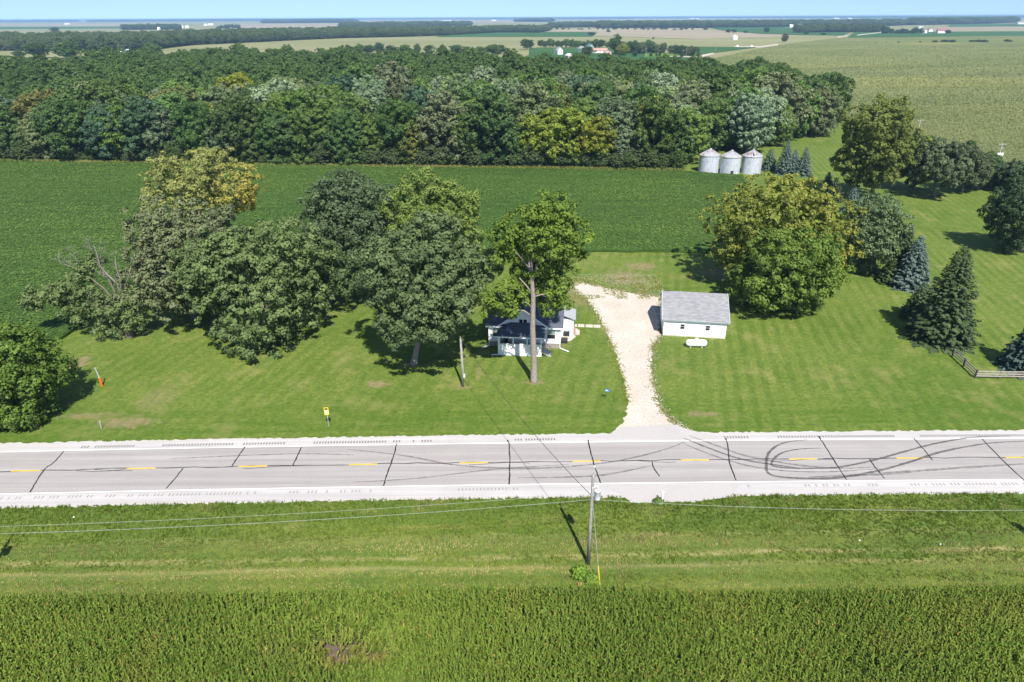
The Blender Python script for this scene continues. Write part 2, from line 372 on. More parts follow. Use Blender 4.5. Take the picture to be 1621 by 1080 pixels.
RUSTRED = plain('red_barn_roof', (0.24, 0.10, 0.10), 0.7); PINKROOF = plain('faded_red_shingles', (0.40, 0.235, 0.20), 0.8); TEALROOF = plain('green_metal_roof', (0.10, 0.22, 0.22), 0.5)
FARWHITE = plain('white_boards', (0.80, 0.80, 0.80), 0.6, var=0.04); FARGREY = plain('grey_roofing', (0.30, 0.31, 0.33), 0.7); PINKWALL = plain('pink_brick', (0.52, 0.40, 0.36), 0.8)
def bin_material():
    t = NT('bin_steel'); o = t.obj(); z = t.sep(o)[2]
    n = t.noise(t.scale(o, 2.0, 2.0, 0.5), 1.3, 5, 0.7); n2 = t.noise(o, 2.2, 5, 0.75)
    ring = t.math('FRACT', t.math('DIVIDE', z, 0.82))
    c = t.mix(t.ramp(n, 0.35, 0.68), (0.38, 0.41, 0.47), (0.66, 0.69, 0.75))
    c = t.mix(t.ramp(ring, 0.0, 0.07, 0.55, 0), c, (0.22, 0.22, 0.24))
    c = t.mix(t.ramp(n2, 0.66, 0.74, 0, 0.8), c, (0.22, 0.15, 0.11))
    t.col(c); t.b.inputs['Roughness'].default_value = 0.42; t.b.inputs['Metallic'].default_value = 0.25; t.b.inputs['Specular IOR Level'].default_value = 0.4
    return t.m
BINSTEEL = bin_material()
def bin_roof_material():
    t = NT('rusty_bin_roof'); o = t.obj(); oi = t.n('ShaderNodeObjectInfo').outputs['Random']
    v = t.n('ShaderNodeVectorMath', operation='ADD'); t.put(v.inputs[0], o)
    cb = t.n('ShaderNodeCombineXYZ'); t.put(cb.inputs[0], t.math('MULTIPLY', oi, 37.0)); t.put(v.inputs[1], cb.outputs[0])
    n = t.noise(v.outputs[0], 0.75, 4, 0.7); n2 = t.noise(v.outputs[0], 4.0, 4, 0.7)
    c = t.mix(t.ramp(n2, 0.3, 0.7), (0.30, 0.31, 0.33), (0.44, 0.45, 0.47)); c = t.mix(t.ramp(n, 0.54, 0.62, 0, 0.9), c, (0.20, 0.07, 0.05))
    t.col(c); t.b.inputs['Roughness'].default_value = 0.5; t.b.inputs['Metallic'].default_value = 0.2; return t.m
BINROOF = bin_roof_material()

# ------------------------------------------------------------------ haze
def haze_material():
    t = NT('air'); v = t.n('ShaderNodeVolumePrincipled')
    v.inputs['Color'].default_value = (0.42, 0.68, 1.0, 1); v.inputs['Density'].default_value = 0.000085; v.inputs['Anisotropy'].default_value = 0.0
    t.t.nodes.remove(t.b); t.t.links.new(v.outputs[0], t.out.inputs['Volume']); return t.m
HAZE_HALF = 46000
mb = MB(); mb.box(-HAZE_HALF, HAZE_HALF, -2000, HAZE_HALF, -1.0, 44.0)
hz = mb.build('haze', haze_material()); tag(hz, kind='stuff')

# ------------------------------------------------------------------ ground
def strip(a, b): return [a, b]
far = HAZE_HALF - 500
g = poly_sheet('ground', [(-far, -1500), (far, -1500), (far, far), (-far, far)], -0.35, PALE_FAR)
near_lawn = [at(px, py) for px, py in ((-900, 1500), (2400, 1500))]
lawn_pts = [(-130, 5), (150, 5), (190, 60), (260, 215), (210, 240), (175, 300), (120, 330), (60, 330), (20, 240), (-60, 238), (-260, 250), (-260, 60)]
lawn = poly_sheet('lawn', lawn_pts, 0.0, LAWN)

# road ------------------------------------------------------------
_cp = [at(*q) for q in ((54, 745.5), (402, 738.6), (753, 733.7), (1103, 728.6), (1277, 726.5), (1450, 725.3), (1590, 725.5))]
RC = np.polyfit([p.x for p in _cp], [p.y for p in _cp], 2)
def ry(x):
    xc = max(-60, min(60, x)); y = np.polyval(RC, xc); sl = 2*RC[0]*xc + RC[1]
    return float(y + sl*(x - xc))
XS = [-400, -200, -120, -80] + list(range(-60, 61, 4)) + [80, 120, 200, 400]
def ribbon(name, t0, t1, z, mat, parent=None, xs=XS, jit=0.0):
    mb = MB(); n = len(xs); vs = []
    rr = random.Random(5)
    for x in xs: vs += [(x, ry(x)+t0+(rr.uniform(-jit, jit)), z), (x, ry(x)+t1+(rr.uniform(-jit, jit)), z)]
    mb.add(vs, [(2*i, 2*i+2, 2*i+3, 2*i+1) for i in range(n-1)])
    return mb.build(name, mat, parent)
def t_of(px, py):
    p = at(px, py); return p.y - ry(p.x)
T_NW = np.mean([t_of(*q) for q in ((0, 716.6), (540, 702.5), (1080, 697.3), (1621, 697.5))])
T_SW = np.mean([t_of(*q) for q in ((0, 781.8), (540, 772.8), (1080, 763), (1621, 762))])
T_N = np.mean([t_of(*q) for q in ((0, 707), (540, 695), (1300, 683))]) - 0.1
T_S = np.mean([t_of(*q) for q in ((0, 801), (540, 791), (1621, 781))]) + 0.1
verge_edge = [at(px, py, 2.3) for px, py in ((-400, 950), (0, 942), (540, 934), (1080, 930), (1621, 926), (2000, 923))]
fine_x = list(np.arange(-60, 60.1, 0.35)); fine_x = [-400, -120] + fine_x + [120, 400]
road = ribbon('road', T_SW-0.15, T_NW+0.15, 0.034, ROAD); tag(road, kind='structure')
sh = ribbon('shoulder', T_S, T_N, 0.02, SHOULDER); tag(sh, kind='structure')
eg = ribbon('gravel_edge', T_S-0.30, T_N+0.42, 0.012, EDGEGRAVEL, None, fine_x, 0.16); tag(eg, kind='structure')
vg_pts = [(-400, ry(-400)+T_S+0.4)] + [(x, ry(x)+T_S+0.4) for x in XS[1:-1]] + [(400, ry(400)+T_S+0.4), (400, 5), (-400, 5)]
verge = poly_sheet('verge', vg_pts, 0.006, VERGE)
ribbon('edge_line', T_NW-0.07, T_NW+0.07, 0.038, WHITEPAINT, road); ribbon('edge_line', T_SW-0.07, T_SW+0.07, 0.038, WHITEPAINT, road)
x0s = [at(q, 735).x for q in (30.6, 207, 380, 553, 727.5, 906.8, 1080, 1254, 1427, 1603)]
pitch_x = float(np.mean(np.diff(x0s)))
for k, x in enumerate(x0s + [x0s[0]-pitch_x, x0s[-1]+pitch_x]):
    L = 2.95; ribbon('lane_dash', -0.10, 0.10, 0.042, YELLOWPAINT, road, [x, x+L/2, x+L])
def stripe(name, pix, w, mat, parent, z, wob=0.0, seed=1, taper=False):
    rr = random.Random(seed); P = [at(*q) for q in pix]; Q = []
    for a, b in zip(P[:-1], P[1:]):
        n = max(2, int((b-a).length/0.5))
        for i in range(n): Q.append(a.lerp(b, i/n))
    Q.append(P[-1]); vs = []
    for i, p in enumerate(Q):
        d = (Q[min(i+1, len(Q)-1)]-Q[max(i-1, 0)]); d.z = 0; d.normalize(); nn = Vector((-d.y, d.x, 0))
        o = rr.uniform(-wob, wob); ww = w*rr.uniform(0.75, 1.25)
        if taper: ww *= 0.35+0.65*min(1, 5*min(i, len(Q)-1-i)/len(Q))
        vs += [(*(p+nn*(o+ww/2))[:2], z), (*(p+nn*(o-ww/2))[:2], z)]
    mb = MB(); mb.add(vs, [(2*i, 2*i+1, 2*i+3, 2*i+2) for i in range(len(Q)-1)])
    return mb.build(name, mat, parent)
def smooth(pix, n=6):
    """Catmull-Rom through picture points"""
    P = [pix[0]] + list(pix) + [pix[-1]]; out = []
    for i in range(1, len(P)-2):
        for k in range(n):
            t = k/n; out.append(tuple(0.5*(2*P[i][j] + (P[i+1][j]-P[i-1][j])*t + (2*P[i-1][j]-5*P[i][j]+4*P[i+1][j]-P[i+2][j])*t*t + (3*P[i][j]-P[i-1][j]-3*P[i+1][j]+P[i+2][j])*t**3) for j in (0, 1)))
    out.append(tuple(pix[-1])); return out
cracks = [[(101, 715), (85, 733), (72, 742), (58, 762), (48, 780)], [(388, 708), (376, 725), (367, 739)], [(477, 709), (470, 724), (464, 737)], [(290, 742), (278, 757), (263, 774)],
          [(628, 703), (622, 726), (613, 750), (607, 770)], [(803, 697), (806, 705), (807, 735), (806, 768)], [(931, 697), (934, 712), (940, 735), (947, 755), (951, 766)],
          [(1032, 732), (1036, 743), (1044, 755)], [(1149, 694), (1153, 712), (1155, 733), (1165, 761)], [(1296, 691), (1310, 713), (1325, 737), (1340, 760)], [(1446, 694), (1462, 712), (1476, 729)],
          [(1376, 727), (1386, 741), (1400, 758)], [(1554, 695), (1585, 727), (1621, 761)]]
for i, c in enumerate(cracks): stripe('crack_seal', smooth(c, 3), 0.13, TAR, road, 0.044, 0.03, i)
stripe('crack_seal', [(x, at_y) for x, at_y in [(-60, 748)] + [(x, proj((at(x, 735).x, ry(at(x, 735).x)-0.02, 0.03))[1] + random.Random(x).uniform(-0.9, 0.9)) for x in range(0, 1640, 22)]], 0.115, TAR, road, 0.040, 0.02, 77)
for i, (a, b) in enumerate(((120, 250), (385, 470), (742, 840), (1200, 1330), (150, 215), (1010, 1075))):
    stripe('crack_seal', [(x, proj((at(x, 735).x, ry(at(x, 735).x), 0.03))[1] + 2.2 + 1.5*math.sin(x*0.05+i)) for x in range(a, b, 12)], 0.07, TAR, road, 0.0405, 0.02, 100+i)
skids = [(smooth([(1090, 690), (1140, 708), (1180, 722), (1250, 735), (1320, 742), (1390, 740)]), 0.24, SKID_FAINT), (smooth([(1082, 694), (1130, 713), (1180, 729), (1260, 741)]), 0.22, SKID),
         (smooth([(1078, 701), (1130, 722), (1200, 741), (1290, 748), (1400, 742)]), 0.2, SKID_FAINT),
         (smooth([(1278, 696.5), (1240, 702), (1218, 716), (1213, 736), (1218, 751), (1250, 757), (1320, 757.5), (1385, 747), (1440, 732), (1490, 716), (1560, 703), (1621, 699)], 8), 0.24, SKID),
         (smooth([(1300, 710), (1262, 712), (1235, 719), (1222, 732), (1226, 739), (1260, 742), (1320, 741), (1375, 731), (1430, 716), (1480, 703), (1540, 693), (1600, 691)], 8), 0.2, SKID),
         (smooth([(1280, 756), (1380, 752), (1480, 744), (1621, 735)]), 0.3, SKID_FAINT), (smooth([(550, 712), (640, 722), (730, 738), (850, 742), (960, 733), (1040, 716), (1085, 700)]), 0.2, SKID_FAINT),
         (smooth([(560, 764), (660, 758), (780, 744), (900, 736)]), 0.15, SKID_FAINT), (smooth([(820, 757), (900, 756), (960, 752), (1030, 738)]), 0.2, SKID_FAINT), (smooth([(270, 727), (380, 722), (480, 719), (560, 721)]), 0.15, SKID_FAINT)]
for i, (c, w, m) in enumerate(skids): stripe('skid_mark', c, w*1.2, m, road, 0.046 + 0.0015*i, 0.01, i, True)
for y0, runs in ((T_NW+0.62, ((137, 150), (158, 216), (262, 372), (387, 452), (497, 612), (622, 632), (653, 656), (667, 684), (815, 826), (832, 880), (1150, 1190), (1236, 1424), (1466, 1640))),
                 (T_SW-0.62, ((10, 190), (210, 410), (460, 520), (540, 590), (725, 820), (1180, 1190), (1260, 1350), (1374, 1395), (1448, 1640)))):
    mb = MB()
    for a, b in runs:
        x = at(a, 700 if y0 > 0 else 775).x; xe = at(b, 700 if y0 > 0 else 775).x
        while x < xe:
            mb.box(x, x+0.16, ry(x)+y0-0.2, ry(x)+y0+0.2, 0.012, 0.0245) if y0 > 0 or random.Random(x).random() < 0.75 else None; x += 0.31 if y0 > 0 else 0.36
    tag(mb.build('rumble_strip', RUMBLE if y0 > 0 else plain('faint_rumble_slot', (0.27, 0.25, 0.24), 0.9), road), kind='stuff')

# driveway --------------------------------------------------------
def frayed(pts, step=0.4, amp=0.25, seed=3):
    rr = random.Random(seed); out = []
    for i in range(len(pts)):
        a, b = Vector(pts[i][:2]), Vector(pts[(i+1) % len(pts)][:2]); n = max(1, int((b-a).length/step)); nn = Vector((-(b-a).y, (b-a).x)).normalized()
        for k in range(n): out.append(a.lerp(b, k/n) + nn*rr.uniform(-amp, amp))
    return out
dpx = [(965, 688), (981, 674), (992, 655), (995, 638), (990, 610), (982, 582), (973, 555), (961, 525), (946, 497), (928, 474), (908, 457), (906, 446), (934, 450), (980, 460), (1012, 465), (1044, 470),
       (1047, 500), (1045, 533), (1033, 547), (1031, 580), (1034, 612), (1043, 642), (1057, 660), (1074, 672), (1092, 684)]
drive = poly_sheet('driveway', frayed([at(*q) for q in dpx], 0.5, 0.22), 0.016, GRAVEL)
apx = [(958, 694), (970, 684), (984, 676), (1070, 672), (1085, 680), (1125, 688), (1140, 695)]
apron = poly_sheet('apron', frayed([at(*q) for q in apx], 0.6, 0.08), 0.026, APRON)
spx = [(960, 768), (1000, 796), (1100, 795), (1160, 787), (1170, 768)]
poly_sheet('field_entrance', frayed([at(*q) for q in spx], 0.6, 0.1), 0.027, APRON)

# far fields, crops standing a little above the ground ------------
def field(name, pix, z, mat): return poly_sheet(name, [at(*q) for q in pix], z, mat, thick=z+0.3)
field('corn_field', [(1118, 104), (1136, 92), (1200, 79), (1262, 68), (1335, 60.5), (1480, 59), (1621, 57.5), (2100, 54), (3300, 90), (2400, 330), (1800, 330), (1621, 296), (1540, 262), (1450, 238), (1345, 196), (1250, 150), (1165, 116)], 0.9, CORN_FAR)
field('bean_strip', [(835, 114), (838, 76), (960, 76), (1090, 88), (1104, 98), (1120, 112)], 0.3, SOY_FAR)
field('farm_lawn', [(1020, 90.5), (1022, 83.5), (1098, 86), (1100, 91)], 0.5, LAWN_FAR)
field('bean_corner', [(1098, 88), (1103, 74.5), (1196, 75.3), (1128, 84)], 0.5, SOY_FAR)
field('bean_strip', [(690, 58.6), (938, 58.3), (944, 50.8), (800, 50.8), (722, 53)], 0.4, SOY_FAR)
field('tan_field', [(838, 50.5), (948, 50.5), (940, 57), (1100, 62), (1270, 57), (1120, 47), (1080, 43.5), (950, 43.5)], 0.2, TAN_FAR)
field('bean_field_beyond', [(1122, 43.6), (1146, 49), (1205, 54.3), (1260, 55.5), (1335, 56.5), (1345, 51.5), (1240, 43.2)], 0.6, SOY_FAR)
field('bean_field_beyond', [(1342, 59.4), (1352, 51.5), (1700, 49.5), (1700, 56.2), (1480, 58)], 0.7, SOY_FAR)
field('tan_field', [(1470, 50.3), (1478, 44), (1700, 42), (1700, 48.5)], 0.5, TAN_FAR)
field('bean_field_beyond', [(1500, 42.5), (1505, 38.6), (1760, 36.5), (1760, 41)], 0.8, SOY_FAR)
field('bean_field_beyond', [(385, 53), (395, 47.8), (500, 46.5), (505, 50.5)], 0.8, SOY_FAR)
field('bean_field_beyond', [(-80, 47), (-80, 43.3), (190, 42.3), (190, 45)], 0.8, SOY_FAR)
field('tan_field', [(370, 47), (380, 38.2), (560, 37), (545, 44.5)], 0.5, TAN_FAR)
field('tan_field', [(0, 41), (0, 38.2), (270, 37.2), (270, 42)], 0.5, TAN_FAR)
field('tan_field', [(560, 36), (580, 33), (860, 32.2), (840, 36.5)], 0.9, TAN_FAR)
field('tan_field', [(950, 32.6), (960, 30.3), (1250, 29.4), (1230, 31.6)], 0.9, TAN_FAR)
field('farm_track', [(1127, 106), (1116, 103), (1098, 91.5), (1060, 90.6), (1060, 89.8), (1100, 90.3), (1113, 87.5), (1129, 84.6), (1131, 85.4), (1118, 89.2), (1108, 92), (1122, 101)], 0.7, GRAVEL)
field('farm_track', [(1162, 74.9), (1205, 75.0), (1232, 71.6), (1231, 70.6), (1203, 74.2), (1162, 74.2)], 0.9, GRAVEL)
field('farm_track', [(1325, 60.0), (1341, 57.6), (1341, 56.7), (1326, 59.1)], 1.4, GRAVEL)
field('farm_track', [(1356, 57.1), (1398, 52.2), (1398, 51.5), (1358, 56.0)], 1.4, GRAVEL)

# bean field ------------------------------------------------------
bean_px = [(-500, 640), (60, 560), (170, 490), (250, 450), (500, 410), (700, 402), (930, 399), (1172, 401), (1185, 340), (1176, 279), (1080, 273), (760, 268), (400, 263), (0, 257), (-600, 250)]
bean_poly = [Vector((p.x, p.y, 0)) for p in frayed([at(*q) for q in bean_px], 2.5, 0.35, 8)]
beans_bed = poly_sheet('bean_bed', bean_poly, 0.47, LIT_BED, thick=0.4)
def in_poly(X, Y, poly):
    ins = np.zeros(len(X), bool); n = len(poly)
    for i in range(n):
        x1, y1 = poly[i][0], poly[i][1]; x2, y2 = poly[(i+1) % n][0], poly[(i+1) % n][1]
        c = ((y1 > Y) != (y2 > Y)) & (X < (x2-x1)*(Y-y1)/((y2-y1) + 1e-12)+x1); ins ^= c
    return ins
def in_view(X, Y, z=0.0, m=40):
    k = Y*_f.y + X*_f.x + (z-CAM_H)*_f.z
    u = X*_r.x + Y*_r.y + (z-CAM_H)*_r.z; v = X*_u.x + Y*_u.y + (z-CAM_H)*_u.z
    px = 810.5 + u/k*FPX; py = 540 - v/k*FPX
    return (k > 1) & (px > -m) & (px < 1621+m) & (py > -m) & (py < 1080+m)

def leaves(name, C, N, S, tint, warm, mat, aspect=0.62, rng=None):
    """diamond leaf faces at C facing N"""
    rng = rng or np.random.default_rng(1); n = len(C)
    N = N/np.linalg.norm(N, axis=1, keepdims=True).clip(1e-6)
    a = rng.normal(size=(n, 3)); T = np.cross(N, a); T /= np.linalg.norm(T, axis=1, keepdims=True).clip(1e-6); B = np.cross(N, T)
    S = np.asarray(S).reshape(-1, 1)*np.ones((n, 1))
    V = np.empty((n, 4, 3)); V[:, 0] = C+T*S; V[:, 1] = C+B*S*aspect+N*S*0.12; V[:, 2] = C-T*S; V[:, 3] = C-B*S*aspect+N*S*0.12
    F = np.arange(4*n).reshape(n, 4)
    return np_mesh(name, V.reshape(-1, 3), F, mat, {'tint': tint, 'warm': warm})
def vnoise(X, Y, sc, seed):
    """smooth value noise for scattering"""
    r = np.random.default_rng(seed); G = r.random((64, 64)); x, y = X*sc, Y*sc
    xi, yi = np.floor(x).astype(int), np.floor(y).astype(int); fx, fy = x-xi, y-yi; fx = fx*fx*(3-2*fx); fy = fy*fy*(3-2*fy)
    g = lambda i, j: G[i % 64, j % 64]
    return (g(xi, yi)*(1-fx)+g(xi+1, yi)*fx)*(1-fy)+(g(xi, yi+1)*(1-fx)+g(xi+1, yi+1)*fx)*fy

rg = np.random.default_rng(21)
rows = []
row_ang = math.atan2(at(1080, 402).y-at(500, 402).y, at(1080, 402).x-at(500, 402).x)*0.3 - 0.012
for yb in np.arange(70, 260, 0.76):
    n = int(330/0.22 * (1.0 if yb < 150 else 0.75)); xs = rg.uniform(-260, 70, n); ys = yb + xs*row_ang + rg.normal(0, 0.14, n); rows.append(np.stack([xs, ys], 1))
P = np.concatenate(rows); k = in_poly(P[:, 0], P[:, 1], bean_poly) & in_view(P[:, 0], P[:, 1], 0.7, 160); P = P[k]
bare = np.exp(-(((P[:, 0]-at(440, 283).x)/4.0)**2+((P[:, 1]-at(440, 283).y)/2.2)**2)*1.3)
P = P[rg.random(len(P)) > bare*1.1]
pale = np.clip((vnoise(P[:, 0], P[:, 1], 0.025, 3)*0.6+vnoise(P[:, 0]*0.4, P[:, 1], 0.12, 4)*0.4-0.45)*2.2, 0, 1)
pale = np.maximum(pale, 0.85*np.exp(-(((P[:, 0]-at(440, 283).x)/16)**2+((P[:, 1]-at(440, 290).y)/16)**2)))
n = len(P); C = np.stack([P[:, 0], P[:, 1], 0.55+rg.normal(0, 0.07, n)], 1)
Nn = np.stack([rg.normal(0, 0.22, n), rg.normal(-0.1, 0.25, n), np.ones(n)], 1)
BEANLEAF = leaf_material('bean_foliage', warm=(0.13, 0.18, 0.035), trans=0.15)
me = leaves('bean_crop', C, Nn, rg.uniform(0.15, 0.25, n), np.clip(0.5+0.5*(vnoise(P[:, 0]*0.12, P[:, 1]-P[:, 0]*row_ang, 0.55, 6)-0.5)+0.3*(vnoise(P[:, 0]*0.3, P[:, 1], 0.05, 16)-0.5)+rg.normal(0, 0.09, n), 0, 1), pale*0.5, BEANLEAF, 0.8, rg)
beans = link(bpy.data.objects.new('bean_crop', me)); beans.color = (0.073, 0.128, 0.026, 1); tag(beans, kind='stuff')

# upper leaves and tassels of the big corn field
cf = [at(*q) for q in ((1118, 104), (1136, 92), (1200, 79), (1262, 68), (1335, 60.5), (1480, 59), (1621, 57.5), (1680, 60), (1680, 330), (1621, 296), (1540, 262), (1450, 238), (1345, 196), (1250, 150), (1165, 116))]
rg = np.random.default_rng(23); n = 620000; r_ = rg.uniform(1300**-0.6, 130**-0.6, n)**(-1/0.6); an = rg.uniform(R(2), R(48), n); X, Y = r_*np.sin(an), r_*np.cos(an)
k = in_poly(X, Y, cf) & in_view(X, Y, 2, 20); X, Y = X[k], Y[k]; n = len(X); ys_ = np.round(Y/0.76)*0.76
pt = 0.6*vnoise(X*0.3, Y, 0.02, 61)+0.4*vnoise(X*0.25, Y, 0.09, 62); yl = np.clip((vnoise(X*0.3, Y, 0.012, 63)-0.52)*3, 0, 1)
C = np.stack([X, ys_, 0.95+rg.uniform(0, 0.35, n)], 1); Nn = np.stack([rg.normal(0, 0.45, n), rg.normal(-0.2, 0.45, n), np.ones(n)], 1)
me = leaves('corn_tops', C, Nn, np.clip(np.hypot(X, Y)/800, 0.22, 0.8)*rg.uniform(0.5, 1.0, n), np.clip(0.28+0.45*pt+rg.normal(0, 0.09, n), 0, 1), np.clip(yl*0.5+rg.uniform(0, 0.25, n), 0, 1), leaf_material('corn_top_foliage', warm=(0.25, 0.24, 0.085), trans=0.12), 0.5, rg)
ct = link(bpy.data.objects.new('corn_tops', me)); ct.color = (0.146, 0.172, 0.070, 1); tag(ct, kind='stuff')

# ------------------------------------------------------------------ corn in front
edge_x = [p.x for p in verge_edge]; edge_y = [p.y for p in verge_edge]
def corn():
    rg = np.random.default_rng(5); pts = []
    for yb in np.arange(24.0, 41.0, 0.74):
        xs = np.arange(-62, 62, 0.165); xs = xs + rg.normal(0, 0.04, len(xs)); ys = yb + xs*RC[1] + rg.normal(0, 0.05, len(xs)); pts.append(np.stack([xs, ys], 1))
    P = np.concatenate(pts); lim = np.interp(P[:, 0], edge_x, edge_y) + 0.35
    P = P[(P[:, 1] < lim) & in_view(P[:, 0], P[:, 1], 1.6, 480)]
    n = len(P); hole = np.zeros(n); lean = np.zeros(n)
    for px, py, rx, ry_, k in ((535, 1035, 1.5, 0.75, 1.0), (590, 1045, 0.8, 0.5, 0.9)):
        c = at(px, py, 1.0); hole = np.maximum(hole, k*np.exp(-(((P[:, 0]-c.x)/rx)**2+((P[:, 1]-c.y)/ry_)**2)))
    for px, py, rx, ry_, k in ((505, 975, 2.2, 1.0, 1.0), (535, 1035, 2.4, 1.5, 0.9), (1300, 975, 3, 1.0, 0.35), (600, 1000, 1.5, 0.8, 0.6)):
        c = at(px, py, 1.6); lean = np.maximum(lean, k*np.exp(-(((P[:, 0]-c.x)/rx)**2+((P[:, 1]-c.y)/ry_)**2)))
    hw_ = np.zeros(n)
    for px, py, rx, ry_ in ((535, 1035, 1.5, 1.1), (592, 1045, 0.9, 0.8)):
        c = at(px, py, 0.6); hw_ = np.maximum(hw_, np.exp(-(((P[:, 0]-c.x)/rx)**2+((P[:, 1]-c.y+0.4)/ry_)**2)))
    hole = np.maximum(hole, hw_)
    keep = rg.random(n) > hw_*0.75; hw_ = hw_[keep]; P, lean, hole = P[keep], lean[keep], hole[keep]; n = len(P)
    hgt = (2.35 + 0.35*(vnoise(P[:, 0], P[:, 1], 0.4, 8)-0.5) + rg.normal(0, 0.10, n))*(1-0.40*lean)*(1-0.68*hw_)
    lx = rg.normal(0, 0.03, n) + lean*rg.normal(0.55, 0.35, n); ly = rg.normal(0, 0.03, n) + lean*rg.normal(0.1, 0.35, n)
    dry = np.clip(vnoise(P[:, 0], P[:, 1], 0.35, 9)-0.68, 0, 1)*0.9 + hole*0.95
    plot = vnoise(P[:, 0], P[:, 1]*1.6, 0.12, 10)
    Vs, Fs, ti, wa = [], [], [], []; off = 0
    def emit(a, b, w0, w1, wd, t, w):
        nonlocal off
        m = len(a); V = np.empty((m, 4, 3)); V[:, 0] = a-wd*w0; V[:, 1] = a+wd*w0; V[:, 2] = b+wd*w1; V[:, 3] = b-wd*w1
        Vs.append(V.reshape(-1, 3)); Fs.append(np.arange(4*m).reshape(m, 4)+off); off += 4*m; ti.append(t); wa.append(w)
    base = np.stack([P[:, 0], P[:, 1], np.zeros(n)], 1)
    def on(h): return base + np.stack([lx*h*h, ly*h*h, np.ones(n)], 1)*(hgt*h)[:, None]
    plane = rg.uniform(0, math.pi, n)
    emit(on(np.full(n, 0.45)), on(np.ones(n)*0.98), 0.022, 0.012, np.stack([np.ones(n), np.zeros(n), np.zeros(n)], 1), np.full(n, 0.45), dry*0.5)
    for j in range(11):
        h = np.clip(0.32+0.058*j+rg.normal(0, 0.015, n), 0, 0.97); ang = plane + (j % 2)*math.pi + rg.normal(0, 0.35, n)
        d = np.stack([np.cos(ang), np.sin(ang), np.zeros(n)], 1); wd = np.stack([-np.sin(ang), np.cos(ang), rg.normal(0, 0.35, n)], 1)
        L = (0.52 - 0.035*abs(j-3))*rg.uniform(0.8, 1.2, n); up = 0.55+0.05*j
        a = on(h); b = a + d*(L*0.45)[:, None] + np.array([0, 0, 1])*(L*up*0.75)[:, None]; c = b + d*(L*0.5)[:, None] - np.array([0, 0, 1])*(L*rg.uniform(0.0, 0.45, n))[:, None]
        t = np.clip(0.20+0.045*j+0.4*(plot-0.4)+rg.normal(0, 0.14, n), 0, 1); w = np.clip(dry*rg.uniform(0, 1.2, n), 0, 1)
        w = np.where(rg.random(n) < 0.006, 0.9, w)
        emit(a, b, 0.042, 0.052, wd, t, w); emit(b, c, 0.052, 0.008, wd, np.clip(t+0.08, 0, 1), w)
    top = on(np.ones(n)*0.98)
    for j in range(3):
        ang = rg.uniform(0, 6.28, n); d = np.stack([np.cos(ang)*0.28, np.sin(ang)*0.28, np.ones(n)], 1)*rg.uniform(0.2, 0.36, n)[:, None]
        emit(top, top+d, 0.016, 0.010, np.stack([-np.sin(ang), np.cos(ang), np.zeros(n)], 1), np.full(n, 0.75), np.full(n, 0.35))
    me = np_mesh('corn_crop', np.concatenate(Vs), np.concatenate(Fs), leaf_material('corn_foliage', warm=(0.30, 0.20, 0.06), trans=0.28), {'tint': np.concatenate(ti), 'warm': np.concatenate(wa)})
    o = link(bpy.data.objects.new('corn_crop', me)); o.color = (0.118, 0.178, 0.027, 1); tag(o, kind='stuff')
corn()
cs = [(x, y-0.2) for x, y in zip(edge_x, edge_y)]
poly_sheet('corn_soil', [(-200, 5), (200, 5), (200, cs[-1][1])] + cs[::-1] + [(-200, cs[0][1])], 0.012, plain('dark_soil', (0.12, 0.092, 0.066), 0.95, var=0.3, sc=1.0))

# rough grass of the verge ---------------------------------------
def tufts(name, P, hmin, hmax, tint, warm, mat, color, seed, blades=4, width=0.03, lean=0.5):
    rg = np.random.default_rng(seed); n = len(P); Vs, ti, wa = [], [], []
    for j in range(blades):
        ang = rg.uniform(0, 6.28, n); h = rg.uniform(hmin, hmax, n) if np.isscalar(hmin) else hmin*rg.uniform(0.6, 1.3, n); le = rg.uniform(0.1, lean, n)*h
        b = np.stack([P[:, 0]+rg.normal(0, 0.06, n), P[:, 1]+rg.normal(0, 0.06, n), np.zeros(n)], 1); wd = np.stack([-np.sin(ang), np.cos(ang), np.zeros(n)], 1)*width
        tip = b + np.stack([np.cos(ang)*le, np.sin(ang)*le, h], 1)
        V = np.empty((n, 3, 3)); V[:, 0] = b-wd; V[:, 1] = b+wd; V[:, 2] = tip; Vs.append(V.reshape(-1, 3)); ti.append(np.clip(tint+rg.normal(0, 0.18, n), 0, 1)); wa.append(np.clip(warm*rg.uniform(0.5, 1.3, n), 0, 1))
    V = np.concatenate(Vs); me = np_mesh(name, V, np.arange(len(V)).reshape(-1, 3), mat, {'tint': np.concatenate(ti), 'warm': np.concatenate(wa)})
    o = link(bpy.data.objects.new(name, me)); o.color = (*color, 1); tag(o, kind='stuff'); return o
GRASSLEAF = leaf_material('grass_blades', warm=(0.34, 0.28, 0.13), trans=0.2)
rg = np.random.default_rng(31); N = 88000
P = np.stack([rg.uniform(-76, 76, N), rg.uniform(34, 56, N)], 1)
yr = np.array([ry(x) for x in P[:, 0]]); ye = np.interp(P[:, 0], edge_x, edge_y)
pole_b = at(931, 893)
ent = in_poly(P[:, 0], P[:, 1], [at(*q) for q in spx])
k = (P[:, 1] < yr+T_S-0.25) & (P[:, 1] > ye-0.2) & in_view(P[:, 0], P[:, 1], 0.1, 520) & ~ent; P = P[k]; yr, ye = yr[k], ye[k]
u = (P[:, 1]-ye)/(yr+T_S-ye)                       # 0 at the corn, 1 at the road
strk = np.exp(-((u-0.30)/0.035)**2) + 0.6*np.exp(-((u-0.17)/0.04)**2) + 0.4*np.exp(-((u-0.52)/0.05)**2)
